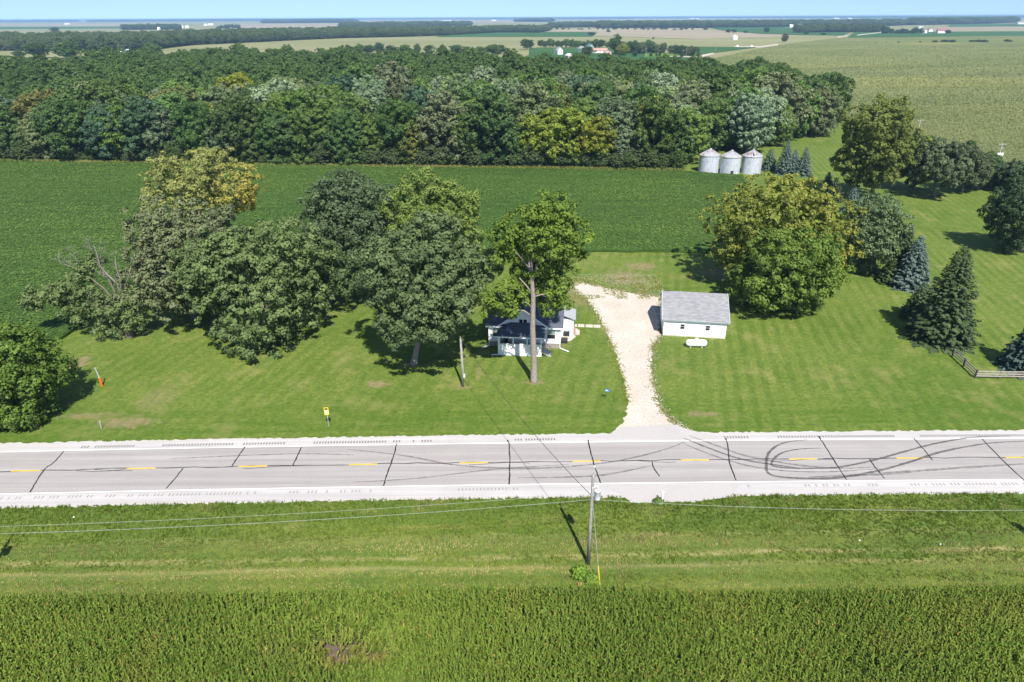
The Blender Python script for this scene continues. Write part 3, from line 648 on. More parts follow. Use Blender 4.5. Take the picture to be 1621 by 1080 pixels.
drym = 1.3*strk*np.clip(vnoise(P[:, 0]*0.35, P[:, 1], 0.3, 41)*1.5, 0, 1) + 0.7*np.exp(-(((P[:, 0]-at(1030, 848).x)/1.9)**2+((P[:, 1]-at(1030, 848).y)/0.3)**2)) + 0.6*np.clip(vnoise(P[:, 0]*0.5, P[:, 1], 0.9, 42)-0.7, 0, 1)*2
left_dry = np.clip(1-((P[:, 0]-at(60, 905).x)/7)**2, 0, 1)*np.clip(1-((u-0.15)/0.16)**2, 0, 1)*vnoise(P[:, 0], P[:, 1], 0.8, 43); drym = np.clip(drym*1.5+left_dry, 0, 1)
hh = np.clip(0.10+0.16*vnoise(P[:, 0], P[:, 1], 0.7, 44)+0.14*np.clip(u-0.45, 0, 1)+np.where(u < 0.05, 0.12, 0)-0.12*strk, 0.05, 0.5)
tt = np.clip(0.28+0.55*vnoise(P[:, 0]*0.5, P[:, 1], 0.22, 45)+0.18*(u < 0.5)-0.12*(u > 0.75), 0, 1)
tufts('grass', P, hh, None, tt, drym, GRASSLEAF, (0.105, 0.155, 0.020), 6, 4, 0.035, 0.8)

# ------------------------------------------------------------------ trees
def branch_pts(a, b, sag=0.0, n=5, jit=0.1, rr=random):
    a, b = Vector(a), Vector(b); out = []
    for i in range(n+1):
        t = i/n; p = a.lerp(b, t); w = math.sin(t*math.pi)
        out.append(p + Vector((rr.uniform(-jit, jit)*w, rr.uniform(-jit, jit)*w, sag*w)))
    return out
def fib(n, rng):
    i = np.arange(n)+0.5; ph = np.arccos(1-2*i/n); th = math.pi*(1+5**0.5)*i + rng.uniform(0, 6.28)
    return np.stack([np.cos(th)*np.sin(ph), np.sin(th)*np.sin(ph), np.cos(ph)], 1)
def crown_mesh(name, seed, c, rad, lobes=16, sub=26, per=20, leaf=0.30, lobe_r=0.42, clump_r=0.95, low=-0.75, warm_fn=None, mat=None, taper=0.0, extra=None):
    """leaf clumps on lobes round the crown's ellipsoid; returns mesh and lobe centres"""
    rng = np.random.default_rng(seed); c = np.array(c, float); rad = np.array(rad, float)
    D = fib(lobes, rng); D = D[D[:, 2] > low]; D = D + rng.normal(0, 0.16, D.shape); D /= np.linalg.norm(D, axis=1, keepdims=True)
    mean = float(np.cbrt(rad.prod()))
    keep = rng.random(len(D)) > 0.10; D = D[keep]; fr = rng.uniform(0.52, 0.86, len(D)); LC = c + D*rad*fr[:, None]
    if taper: 
        k = 1 - taper*np.clip((LC[:, 2]-c[2])/rad[2], -1, 1); LC[:, :2] = c[:2] + (LC[:, :2]-c[:2])*k[:, None]
    LR = mean*lobe_r*rng.uniform(0.60, 1.18, len(D))*(1.25-0.4*fr)/0.95
    LC = np.concatenate([LC, c[None]]); LR = np.append(LR, mean*0.5); D = np.concatenate([D, [[0, 0, 1]]])
    if extra is not None:
        for (ex, er) in extra: LC = np.concatenate([LC, np.array(ex, float)[None]]); LR = np.append(LR, er); D = np.concatenate([D, [[0, 0, 1]]])
    CC, CD, CL = [], [], []
    for i in range(len(LC)):
        m = max(6, int(sub*(LR[i]/(mean*lobe_r))**2)); d = fib(m, rng) + rng.normal(0, 0.25, (m, 3)); d /= np.linalg.norm(d, axis=1, keepdims=True)
        d = d[(d@D[i] > -0.45)]
        p = LC[i] + d*LR[i]*rng.uniform(0.72, 1.12, (len(d), 1))*np.array([1, 1, 0.85])
        CC.append(p); CD.append(d); CL.append(np.full(len(d), rng.normal(0, 0.10)))
    CC, CD, CL = np.concatenate(CC), np.concatenate(CD), np.concatenate(CL)
    # leave out clumps buried inside other lobes
    buried = np.zeros(len(CC), int)
    for i in range(len(LC)): buried += (np.linalg.norm((CC-LC[i])/np.array([1, 1, 0.85]), axis=1) < LR[i]*0.66)
    k = buried == 0; CC, CD, CL = CC[k], CD[k], CL[k]
    return tuft_leaves(name, CC, CD, clump_r*rng.uniform(0.7, 1.25, len(CC)), CL, per, leaf, rng, warm_fn, mat, LC, LR), LC
def tuft_leaves(name, CC, CD, cr, CL, per, leaf, rng, warm_fn=None, mat=None, LC=None, LR=None):
    """each tuft a small dome of leaves facing outwards; coarse dark-lying leaves fill the inside of the lobes"""
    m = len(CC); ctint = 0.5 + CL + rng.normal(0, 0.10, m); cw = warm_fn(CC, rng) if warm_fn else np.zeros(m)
    idx = np.repeat(np.arange(m), np.maximum(8, (per*(cr/cr.mean())**2).astype(int))); n = len(idx)
    d = rng.normal(size=(n, 3)); d /= np.linalg.norm(d, axis=1, keepdims=True)
    ax = CD + np.array([0, 0, 0.45]); ax /= np.linalg.norm(ax, axis=1, keepdims=True); a = ax[idx]
    dt = (d*a).sum(1, keepdims=True); d = np.where(dt < -0.15, d - 2*dt*a, d)
    pos = CC[idx] + d*cr[idx, None]*(rng.uniform(0.10, 1.25, (n, 1))**0.6)*np.array([1, 1, 0.78])
    pos[:, 2] = np.maximum(pos[:, 2], 0.15)
    N = d + np.array([0, 0, 0.25]) + rng.normal(0, 0.33, (n, 3))
    S = leaf*rng.uniform(0.7, 1.3, n); tint = np.clip(ctint[idx]+rng.normal(0, 0.12, n), 0, 1); warm = np.clip(cw[idx] + rng.normal(0, 0.06, n)*(cw[idx] > 0), 0, 1)
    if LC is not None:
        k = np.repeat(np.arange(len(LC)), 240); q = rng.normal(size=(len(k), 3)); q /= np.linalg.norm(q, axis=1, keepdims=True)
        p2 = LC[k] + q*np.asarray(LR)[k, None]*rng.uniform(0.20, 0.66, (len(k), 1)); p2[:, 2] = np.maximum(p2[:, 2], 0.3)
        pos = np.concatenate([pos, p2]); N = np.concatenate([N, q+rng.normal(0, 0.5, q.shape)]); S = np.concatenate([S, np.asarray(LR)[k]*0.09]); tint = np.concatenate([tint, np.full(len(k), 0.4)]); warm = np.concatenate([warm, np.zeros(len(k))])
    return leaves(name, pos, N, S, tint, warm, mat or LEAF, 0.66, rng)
def trunk_mb(h_split, r0, LC, c, seed, limbs=9, top=None, lean=(0, 0), r1=None, x0=(0, 0)):
    rr = random.Random(seed); mb = MB(); tp = Vector((x0[0]+lean[0], x0[1]+lean[1], h_split)); r1 = r1 or r0*0.62
    b = Vector((x0[0], x0[1], -0.1)); mid = b.lerp(tp, 0.5) + Vector((rr.uniform(-.1, .1), rr.uniform(-.1, .1), 0))
    mb.tube([b, b.lerp(mid, 0.12)+Vector((0, 0, 0.1)), b.lerp(mid, 0.4), mid, tp], [r0*1.55, r0*1.15, r0, r0*0.88, r1], 10)
    L = list(LC); rr.shuffle(L)
    L = sorted(L[:limbs*2], key=lambda q: -q[2])[:limbs] if len(L) > limbs else L
    for q in L:
        q = Vector(q); s = b.lerp(tp, rr.uniform(0.72, 1.0)); mb.tube(branch_pts(s, q, rr.uniform(-0.3, 0.9), 5, 0.35, rr), [r1*0.62, r1*0.5, r1*0.4, r1*0.3, r1*0.2, r1*0.1], 6)
    return mb
def ell_from_box(box, base, depth_ratio=1.0):
    """crown ellipsoid (local to base) whose outline fills a picture box at the base's distance"""
    x0, y0, x1, y1 = box; Y = base.y; cxp = (x0+x1)/2
    t, bt = zat(cxp, y0, Y), zat(cxp, y1, Y); l, r = zat(x0, (y0+y1)/2, Y), zat(x1, (y0+y1)/2, Y)
    rx = (r.x-l.x)/2; A = (t.z-bt.z)/2; cz = (t.z+bt.z)/2; e = math.atan2(CAM_H-cz, Y); ryd = rx*depth_ratio
    v = (A*math.cos(e))**2 - (ryd*math.sin(e))**2; rz = math.sqrt(max(v, (0.5*A*math.cos(e))**2))/math.cos(e)
    return (((l.x+r.x)/2-base.x), 0.0, cz), (rx, ryd, rz)
HERO = []
def hero(name, label, base_px, box, color, seed, group=None, trunk_r=0.4, split=None, leaf=0.20, lobes=20, sub=30, per=20, bark=BARK, warm_fn=None, low=-0.75, clump=0.95, lobe_r=0.42, taper=0.0, depth=1.0, limbs=9, extra=None, cat='tree'):
    base = at(*base_px); c, rad = ell_from_box(box, base, depth)
    c = (c[0], c[1], max(c[2], rad[2]*0.8+0.3)); 
    t = empty(name, base, 0, label, cat, group)
    rad = tuple(r*0.93 for r in rad)
    me, LC = crown_mesh(name+'_crown', seed, c, rad, lobes, int(sub*1.35), int(per*2.7*min(1.2, max(0.6, rad[0]/8))), leaf, lobe_r, clump*0.78, low, warm_fn, taper=taper, extra=extra)
    cr = link(bpy.data.objects.new('crown', me), t); cr.color = (*color, 1)
    sp = split if split else max(1.5, c[2]-rad[2]*0.45)
    trunk_mb(sp, trunk_r, LC[:-1], c, seed, limbs, lean=(c[0]*0.6, 0)).build('trunk', bark, t, True)
    HERO.append((base, rad)); return t, c, rad, LC

oak = (0.082, 0.114, 0.041)
hero('oak_tree', 'big grey-green oak with short white trunk standing alone on the left lawn', (430, 530), (286, 350, 532, 572), oak, 101, trunk_r=0.55, lobes=34, sub=34, per=20, split=2.6, low=-0.85, limbs=12, bark=BARK_PALE)
hero('oak_tree', 'pale grey oak in front of the yellowing tree, left of the big oak', (310, 503), (188, 300, 405, 515), (0.100, 0.116, 0.056), 102, trunk_r=0.5, lobes=28, sub=32, limbs=11)
def golden(pos, rng):
    w = np.clip((pos[:, 0]-1.0)/9.0 - (pos[:, 2]-11)/14.0, 0, 1); return np.clip(w*0.95+rng.normal(0, 0.10, len(pos)), 0, 1)
hero('maple_tree', 'tall pale green tree turning yellow on one side, behind the grey oak', (322, 425), (212, 226, 418, 365), (0.145, 0.160, 0.050), 103, trunk_r=0.45, lobes=26, sub=24, per=20, warm_fn=golden, low=-0.6, lobe_r=0.36, bark=BARK_PALE, clump=0.9)
hero('oak_tree', 'dark green oak behind the lawn between the yellowing tree and the light green tree', (562, 462), (474, 250, 632, 460), (0.062, 0.088, 0.042), 104, trunk_r=0.5, lobes=28, sub=32)
hero('oak_tree', 'smaller dark tree in the shade between the two lawn oaks', (520, 485), (470, 372, 600, 490), (0.050, 0.078, 0.028), 105, trunk_r=0.3, lobes=18, sub=24)
hero('walnut_tree', 'light green round tree at the bean field edge behind the oak by the house', (690, 455), (596, 272, 772, 440), (0.095, 0.130, 0.030), 106, trunk_r=0.4, lobes=24, sub=30)
hero('oak_tree', 'broad dark oak with bare lower trunk beside the white house', (655, 576), (564, 335, 780, 548), (0.070, 0.098, 0.040), 107, trunk_r=0.42, lobes=30, sub=34, split=5.2, low=-0.7, limbs=12, bark=BARK_PALE)
hero('maple_tree', 'bright green dense low tree beside the road at the left edge', (42, 660), (-75, 508, 104, 668), (0.066, 0.106, 0.019), 108, trunk_r=0.3, lobes=26, sub=32, leaf=0.18, low=-0.95)

def gold_top(pos, rng):
    w = np.clip(0.35+(pos[:, 0]+1)/24.0 + 0.15*np.sin(pos[:, 0]*0.6+pos[:, 2]*0.5), 0, 0.8); return np.clip(w+rng.normal(0, 0.12, len(pos)), 0, 1)*0.42
hero('maple_tree', 'huge olive-gold tree behind the garage, tallest of its clump', (1238, 452), (1122, 262, 1352, 470), (0.120, 0.142, 0.027), 109, trunk_r=0.6, lobes=32, sub=34, warm_fn=gold_top)
hero('maple_tree', 'bright green maple beside the garage, in front of the olive-gold tree', (1252, 488), (1160, 350, 1336, 494), (0.078, 0.118, 0.021), 110, trunk_r=0.4, lobes=28, sub=34, low=-0.95)
hero('maple_tree', 'grey-green tree with dense upright crown, between the olive-gold tree and the spruces', (1385, 432), (1330, 296, 1432, 436), (0.078, 0.110, 0.050), 111, trunk_r=0.35, lobes=22, sub=28, low=-0.95)
hero('maple_tree', 'very tall olive-green tree behind the spruces, standing on the far lawn', (1380, 318), (1330, 150, 1448, 308), (0.088, 0.108, 0.026), 112, trunk_r=0.5, lobes=28, sub=26, leaf=0.27, low=-0.95, clump=1.1)
hero('oak_tree', 'dark grey-green round tree on the far lawn, first one beside the tall olive tree', (1478, 312), (1436, 222, 1532, 306), (0.062, 0.082, 0.042), 113, trunk_r=0.35, lobes=22, sub=24, leaf=0.27)
hero('oak_tree', 'smaller dark grey-green tree on the far lawn, next to the blue spruce', (1522, 304), (1504, 230, 1562, 300), (0.062, 0.078, 0.038), 114, trunk_r=0.3, lobes=18, sub=22, leaf=0.27)
hero('oak_tree', 'dark broad tree cut by the right edge, casting shadow on the far lawn', (1618, 398), (1570, 282, 1680, 398), (0.040, 0.064, 0.030), 115, trunk_r=0.4, lobes=24, sub=26, low=-0.95)
hero('oak_tree', 'dark tree in the corner where the far lawn meets the corn', (1608, 306), (1586, 250, 1660, 305), (0.042, 0.064, 0.030), 116, trunk_r=0.3, lobes=16, sub=20, leaf=0.27)
hero('oak_tree', 'grey-green tree filling the gap beside the tall olive-green tree', (1446, 300), (1420, 204, 1478, 298), (0.066, 0.088, 0.040), 131, trunk_r=0.3, lobes=18, sub=22, leaf=0.27, low=-0.95)
hero('oak_tree', 'low dark tree tucked in just before the blue spruce on the far lawn', (1546, 300), (1530, 240, 1570, 300), (0.056, 0.076, 0.034), 132, trunk_r=0.25, lobes=14, sub=18, leaf=0.27, low=-0.95)
hero('juniper_tree', 'narrow dark tree rising behind the grey-green lawn trees', (1536, 268), (1527, 222, 1546, 262), (0.045, 0.080, 0.018), 117, trunk_r=0.15, lobes=10, sub=14, leaf=0.27, low=-0.95, lobe_r=0.5)
hero('juniper_tree', 'narrow dark tree by the pole with transformers, right of the lawn trees', (1569, 282), (1560, 240, 1579, 276), (0.045, 0.080, 0.018), 118, trunk_r=0.15, lobes=10, sub=14, leaf=0.27, low=-0.95, lobe_r=0.5)

# tall maple in front of the house: long bare trunk, forked limbs ---------------
base = at(845, 604); t = empty('maple_tree', base, 0, 'tall lopsided maple with long bare trunk in front of the white house', 'tree')
def P3(px, py, dy=0.0):
    q = zat(px, py, base.y+dy); return (q.x-base.x, q.y-base.y, q.z)
hpm = 1/ppm(base)
lob = [(840, 352, 0, 28), (880, 345, 1.5, 34), (905, 372, 0, 26), (872, 385, -1.5, 30), (805, 372, 0.5, 26), (795, 400, 1, 18), (862, 420, 1.5, 30), (898, 405, 0.5, 24), (835, 405, 2.5, 28), (878, 450, 1.0, 24), (868, 480, 1.5, 18),
       (800, 468, 0.3, 22), (783, 486, 0.5, 16), (822, 472, 1.5, 17), (846, 440, 2.5, 22), (822, 430, 2.0, 16), (890, 478, 0.5, 12), (866, 330, 0.5, 18), (808, 490, 0.6, 10), (775, 470, 0.2, 10)]
ex = [(P3(x, y, dy), r*hpm*0.96) for x, y, dy, r in lob]
def crown_of_lobes(name, ex, seed, sub=30, per=20, leaf=0.26, clump=0.8):
    rng = np.random.default_rng(seed); CC, CD = [], []
    for (p, r) in ex:
        m = max(10, int(sub*(r/2.2)**2)); d = fib(m, rng)+rng.normal(0, 0.25, (m, 3)); d /= np.linalg.norm(d, axis=1, keepdims=True)
        CC.append(np.array(p)+d*r*rng.uniform(0.6, 1.1, (m, 1))); CD.append(d)
    CC, CD = np.concatenate(CC), np.concatenate(CD); bur = np.zeros(len(CC), int)
    for (p, r) in ex: bur += np.linalg.norm(CC-np.array(p), axis=1) < r*0.55
    CC, CD = CC[bur == 0], CD[bur == 0]
    return tuft_leaves(name, CC, CD, clump*rng.uniform(0.7, 1.25, len(CC)), rng.normal(0, 0.05, len(CC)), per, leaf, rng, None, None, np.array([p for p, r in ex]), np.array([r for p, r in ex]))
cr = link(bpy.data.objects.new('crown', crown_of_lobes('maple_crown', ex, 120, 34, 50, 0.18, 0.68)), t); cr.color = (0.078, 0.118, 0.019, 1)
mb = MB(); mb.tube([P3(845, 606), P3(845, 601), P3(845, 570), P3(843, 520), P3(844, 470), P3(842, 442), P3(841, 420), P3(843, 390)], [0.62, 0.46, 0.39, 0.35, 0.29, 0.23, 0.14, 0.06], 12)
for pts, r in (([(842, 445), (838, 420), (836, 395), (838, 360)], 0.2), ([(843, 444), (852, 415), (866, 392), (885, 365)], 0.2), ([(843, 466), (833, 452), (822, 440)], 0.11), ([(846, 470), (858, 466), (868, 472)], 0.11),
               ([(852, 415), (872, 408), (898, 395)], 0.1), ([(841, 500), (830, 492), (812, 490), (795, 484)], 0.1), ([(843, 490), (836, 480), (826, 478)], 0.08), ([(838, 425), (822, 405), (805, 385)], 0.11)):
    mb.tube([P3(*q, 0.0 if i < 1 else 0.1*i) for i, q in enumerate(pts)], [r*(1-0.2*i) for i in range(len(pts))], 7)
mb.build('trunk', BARK_PALE, t, True); HERO.append((base, (7, 7, 7)))

# half-dead oak --------------------------------------------------
base = at(207, 533); t = empty('oak_tree', base, 0, 'half-dead oak with bare grey branches above a ragged crown, left of the oaks', 'tree')
hpm = 1/ppm(base)
lob = [(60, 470, 0, 22), (85, 462, 0.5, 18), (110, 455, 0, 22), (130, 430, 1, 20), (150, 412, 1.5, 16), (100, 480, 0.6, 18), (140, 470, 0, 24), (170, 490, -0.5, 26), (200, 480, 0.5, 24), (165, 520, -1, 18), (215, 505, 0, 22), (215, 470, 1, 20),
       (190, 525, 0, 16), (45, 480, 0, 10), (125, 500, 0, 16), (225, 485, 0.6, 14)]
ex = [(P3(x, y, dy), r*hpm*0.85) for x, y, dy, r in lob]
cr = link(bpy.data.objects.new('crown', crown_of_lobes('ragged_crown', ex, 121, 30, 50, 0.19, 0.66)), t); cr.color = (0.082, 0.112, 0.040, 1)
mb = MB(); mb.tube([P3(207, 537), P3(206, 530), P3(200, 505), P3(193, 470)], [0.75, 0.55, 0.48, 0.35], 10)
for x, y, dy, r in lob[:12]: mb.tube([P3(200, 500), P3((200+x)/2, (490+y)/2-3, dy/2), P3(x, y, dy)], [0.22, 0.13, 0.05], 6)
mb.build('trunk', BARK, t, True)
for pts, r in (([(193, 470), (185, 448), (170, 435), (158, 420), (152, 398), (148, 388)], 0.2), ([(193, 470), (190, 440), (184, 425), (182, 405)], 0.16), ([(170, 435), (160, 436), (148, 425)], 0.1), ([(158, 420), (160, 402), (163, 390)], 0.09),
               ([(130, 430), (112, 422), (100, 418), (92, 415)], 0.08), ([(125, 420), (118, 405), (108, 402)], 0.07), ([(193, 465), (203, 440), (208, 420)], 0.1), ([(112, 422), (104, 412), (96, 410)], 0.05), ([(152, 398), (140, 395), (136, 388)], 0.05)):
    mb = MB().tube([P3(x, y, 0.3) for x, y in pts], [r*0.8*(1-0.8*i/(len(pts)-1)) for i in range(len(pts))], 6)
    for x, y in pts[1:]:
        for k in range(3): q = Vector(P3(x, y, 0.3)); mb.tube([q, q+Vector((random.uniform(-0.7, 0.7), random.uniform(-0.4, 0.4), random.uniform(0.1, 0.8))), q+Vector((random.uniform(-1.3, 1.3), random.uniform(-0.6, 0.6), random.uniform(0.4, 1.4)))], [0.04, 0.028, 0.012], 4)
    mb.build('dead_branch', DEADWOOD, t, True)

# spruces ---------------------------------------------------------
def spruce_mesh(name, seed, h, r, leaf=0.33, dens=1.0):
    rng = np.random.default_rng(seed); C, N, S, T = [], [], [], []; z = 0.35; lev = 0
    while z < h-0.15:
        f = 1-z/h; rr = r*(f**0.70)*rng.uniform(0.86, 1.1)+0.08; nb = max(5, int((7+13*f)*dens)); a0 = rng.uniform(0, 6.28)
        for b in range(nb):
            a = a0+6.283*b/nb+rng.normal(0, 0.13); L = rr*rng.uniform(0.8, 1.12); m = max(3, int(L/0.16*dens)); s = np.sqrt(rng.uniform(0.05, 1, m)); side = rng.normal(0, 0.13, m)*L*(1.15-s); bt = rng.normal(0.5, 0.1)
            x = np.cos(a)*L*s - np.sin(a)*side; y = np.sin(a)*L*s + np.cos(a)*side; zz = z - L*0.22*s + L*0.20*np.clip(s-0.7, 0, 1)**1.0*1.5 + rng.normal(0, 0.05, m)
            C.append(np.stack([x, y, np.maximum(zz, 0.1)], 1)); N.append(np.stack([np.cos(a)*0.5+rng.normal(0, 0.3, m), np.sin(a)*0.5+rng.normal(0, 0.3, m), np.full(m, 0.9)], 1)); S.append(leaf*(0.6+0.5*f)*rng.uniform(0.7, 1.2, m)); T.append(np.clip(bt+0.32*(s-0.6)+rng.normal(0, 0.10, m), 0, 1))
        z += max(0.22, 0.036*h*(0.55+0.6*f)); lev += 1
    C, N, S, T = map(np.concatenate, (C, N, S, T))
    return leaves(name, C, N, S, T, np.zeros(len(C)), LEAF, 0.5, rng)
def spruce(label, base_px, box, color, seed, dens=1.0, leaf=0.33, group=None):
    base = at(*base_px); x0, y0, x1, y1 = box; top = zat((x0+x1)/2, y0, base.y); l, r = zat(x0, y1-8, base.y), zat(x1, y1-8, base.y)
    t = empty('spruce_tree', base, random.uniform(0, 6), label, 'spruce', group); h, rad = top.z, (r.x-l.x)/2
    cr = link(bpy.data.objects.new('crown', spruce_mesh('spruce_crown', seed, h, rad, leaf, dens)), t); cr.color = (*color, 1)
    MB().tube([(0, 0, -0.1), (0, 0, h*0.5), (0, 0, h*0.96)], [0.024*h, 0.014*h, 0.01], 8).build('trunk', BARK, t, True); HERO.append((base, (rad, rad, h))); return t
bluec, darkc = (0.070, 0.100, 0.088), (0.040, 0.062, 0.026)
spruce('tall dark green spruce by the bend of the wooden fence', (1486, 538), (1436, 386, 1538, 547), darkc, 201, 1.35, 0.32)
spruce('shorter dark spruce tucked against the tall spruce near the fence', (1450, 504), (1424, 446, 1476, 518), (0.048, 0.072, 0.030), 202, 1.1)
spruce('blue-grey spruce between the grey-green tree and the tall dark spruce', (1438, 454), (1406, 372, 1470, 464), bluec, 203, 1.2)
spruce('dark pointed spruce behind the blue-grey one beside the grey-green tree', (1419, 442), (1394, 354, 1446, 450), (0.036, 0.058, 0.026), 204, 1.2)
spruce('small dark yew-like conifer at the foot of the grey-green tree', (1408, 448), (1388, 408, 1426, 452), (0.040, 0.062, 0.022), 205)
spruce('blue spruce cut by the right edge behind the wooden fence', (1624, 585), (1584, 488, 1666, 592), (0.050, 0.078, 0.066), 206, 1.3, 0.32)
spruce('widest blue spruce, closest to the three grain bins', (1216, 270), (1203, 234, 1230, 274), (0.066, 0.098, 0.068), 207, 0.9, 0.36)
spruce('tallest blue spruce of the row beside the grain bins', (1240, 276), (1224, 220, 1256, 280), bluec, 208, 0.9, 0.36)
spruce('short blue spruce in the middle of the row beside the bins', (1254, 276), (1240, 236, 1268, 280), bluec, 209, 0.9, 0.36)
spruce('blue spruce at the end of the row farthest from the bins', (1270, 278), (1256, 233, 1284, 282), bluec, 210, 0.9, 0.36)
spruce('blue spruce on the far lawn below the pole with transformers', (1575, 300), (1556, 254, 1588, 304), (0.058, 0.086, 0.070), 211, 0.9, 0.36)
spruce('dark spruce on the far lawn beyond the pole with transformers', (1590, 304), (1576, 250, 1606, 306), (0.038, 0.060, 0.032), 212, 0.9, 0.36)
spruce('dark small conifer behind the olive-gold tree', (1318, 318), (1302, 280, 1334, 320), (0.045, 0.062, 0.030), 213, 0.9, 0.36)
spruce('small blue spruce peeking over the olive-gold tree', (1308, 300), (1298, 272, 1320, 302), bluec, 214, 0.9, 0.36)
spruce('second small blue spruce between the olive-gold tree and the tall olive tree', (1346, 336), (1330, 296, 1362, 340), bluec, 215, 0.9, 0.36)

# ------------------------------------------------------------------ the wood
wood_px_front = [(-260, 250), (0, 255), (180, 258), (400, 261), (600, 264), (800, 266), (1000, 269), (1078, 270)]
wf = [at(*q) for q in wood_px_front]
wood_poly = [Vector(p) for p in wf] + [at(*q) for q in ((1100, 250), (1212, 246), (1240, 228), (1322, 214), (1318, 196), (1286, 176), (1238, 158), (1170, 146), (1090, 141), (1000, 143), (860, 136), (700, 126), (540, 118), (380, 117), (240, 124), (120, 134), (0, 138), (-200, 142), (-260, 200))]
FV = []
for i in range(9):
    rr = np.random.default_rng(300+i); h = rr.uniform(15.5, 19); rx = rr.uniform(5.2, 6.6)
    me, LC = crown_mesh('wood_crown', 300+i, (0, 0, h*0.52), (rx, rx*rr.uniform(0.9, 1.1), h*0.50), 22, 19, 44, 0.32, 0.40, 0.98, -0.97, taper=0.12)
    tr = trunk_mb(h*0.45, 0.32, LC[:-1], None, 300+i, 5)
    FV.append((me, tr, h))
trunk_meshes = []
rg = np.random.default_rng(77)
def scatter(poly, sp, rg, jit=0.36):
    xs = [p[0] for p in poly]; ys = [p[1] for p in poly]; gx, gy = np.meshgrid(np.arange(min(xs), max(xs), sp), np.arange(min(ys), max(ys), sp*0.9))
    gx = gx + (np.arange(gx.shape[0]) % 2)[:, None]*sp/2
    X = gx.ravel()+rg.uniform(-jit, jit, gx.size)*sp; Y = gy.ravel()+rg.uniform(-jit, jit, gx.size)*sp
    k = in_poly(X, Y, poly); return X[k], Y[k]
X, Y = scatter(wood_poly, 9.6, rg)
# first rank standing right on the field edge
fx, fy = [], []
for a, b in zip(wf[:-1], wf[1:]):
    n = int((b-a).length/7.4)
    for i in range(n):
        p = a.lerp(b, (i+rg.uniform(0.2, 0.8))/n); fx.append(p.x+rg.uniform(-1, 1)); fy.append(p.y+4.3+rg.uniform(-1.2, 1.2))
k = np.ones(len(X), bool)
for i in range(len(fx)): k &= (X-fx[i])**2+(Y-fy[i])**2 > 6.2**2
for b, r in HERO: k &= (X-b.x)**2+(Y-b.y)**2 > (r[0]*0.8+3)**2
for px in ((1121, 272), (1154, 274), (1188, 274)):
    q = at(*px); k &= (X-q.x)**2+(Y-q.y)**2 > 11**2
X, Y = np.concatenate([fx, X[k]]), np.concatenate([fy, Y[k]]); front_n = len(fx)
isfront = np.arange(len(X)) < front_n
v = in_view(X, Y, 12, 60); X, Y, isfront = X[v], Y[v], isfront[v]
d = np.hypot(X, Y) - np.where(isfront, 60, 0); order = np.argsort(d)
NIND = 285
KINDS = list(PAL)
def kind_at(x, y, front, rr):
    c = proj((x, y, 13)); px = c[0]; w = dict(deep=3, mid=3, silver=0.8, yellow=0.2, olive=0.45, blue=0.5, grey=1.6, brown=0.05)
    if px > 560 and px < 1000 and not front: w.update(silver=1.7, grey=2.6, mid=3, deep=1.5, yellow=0.1)
    if px < 330 and not front: w.update(olive=1.6, yellow=0.3)
    if front: w.update(deep=4, blue=1.2, grey=2.2, mid=2.4, yellow=0.2, silver=0.15, olive=0.5)
    return rr.choices(KINDS, [w[k] for k in KINDS])[0]
rr = random.Random(9)
names = dict(deep='dark green', mid='fresh green', silver='silvery pale', yellow='yellow-green', olive='olive', blue='bluish dark green', grey='grey-green', brown='brownish')
special = [(905, 262, 'yellow', 'tall yellow-green tree standing out on the front of the wood', 1.15), (960, 258, 'yellow', 'yellow-green tree beside the tallest yellow-green one at the wood front', 1.0)]
wood_crowns = []
proto_for_gn = []
for r_, i in enumerate(order[:NIND]):
    vi = rr.randrange(len(FV)); me, tr, h = FV[vi]; x, y = float(X[i]), float(Y[i]); fr = bool(isfront[i])
    kd = kind_at(x, y, fr, rr); s = rr.choice((rr.uniform(0.75, 1.0), rr.uniform(0.95, 1.2), rr.uniform(1.1, 1.42)))
    px = proj((x, y, 0))[0]; lab = None
    zone = 'on the front edge of the wood facing the bean field' if fr else 'inside the wood behind its front edge'
    if 880 < px < 985 and fr: kd = 'yellow'
    if 1110 < px < 1215 and y < 260: kd = rr.choice(['grey', 'mid', 'silver']); zone = 'behind the grain bins'
    elif px > 1215 and y < 330: zone = 'at the end of the wood near the blue spruces'
    if zone.endswith('front edge') or zone.endswith('bean field'):
        land = 'left of the yellowing tree' if px < 215 else 'above the yellowing tree' if px < 420 else 'above the dark oak' if px < 600 else 'above the light green tree' if px < 770 else 'above the tall maple' if px < 940 else 'above the driveway' if px < 1090 else 'above the bins'
        dd = y - np.interp(x, [p.x for p in wf], [p.y for p in wf]); rank = 'on the wood front' if fr else 'just behind the wood front' if dd < 22 else 'in the middle wood' if dd < 48 else 'deep in the wood'
        zone = rank + ' ' + land
    t = empty('wood_tree', (x, y, 0), rr.uniform(0, 6.28), '%s tree %s' % (names[kd], zone), 'tree', 'trees of the wood beyond the bean field')
    t.scale = (s*rr.uniform(0.92, 1.12), s*rr.uniform(0.92, 1.12), s*rr.uniform(0.92, 1.1))
    c = link(bpy.data.objects.new('crown', me), t); b = PAL[kd]; j = rr.uniform(0.95, 1.35) if not fr else rr.uniform(0.85, 1.15); c.color = (b[0]*j*rr.uniform(0.9, 1.1), b[1]*j, b[2]*j*rr.uniform(0.85, 1.2), 1)
    if isinstance(tr, MB):
        o = tr.build('trunk', BARK, t, True); FV[vi] = (me, o.data, h)
    else: link(bpy.data.objects.new('trunk', tr), t)
    while len(proto_for_gn) <= 8 and vi not in [q[0] for q in proto_for_gn]: proto_for_gn.append((vi, c))
protos = [c for _, c in proto_for_gn]

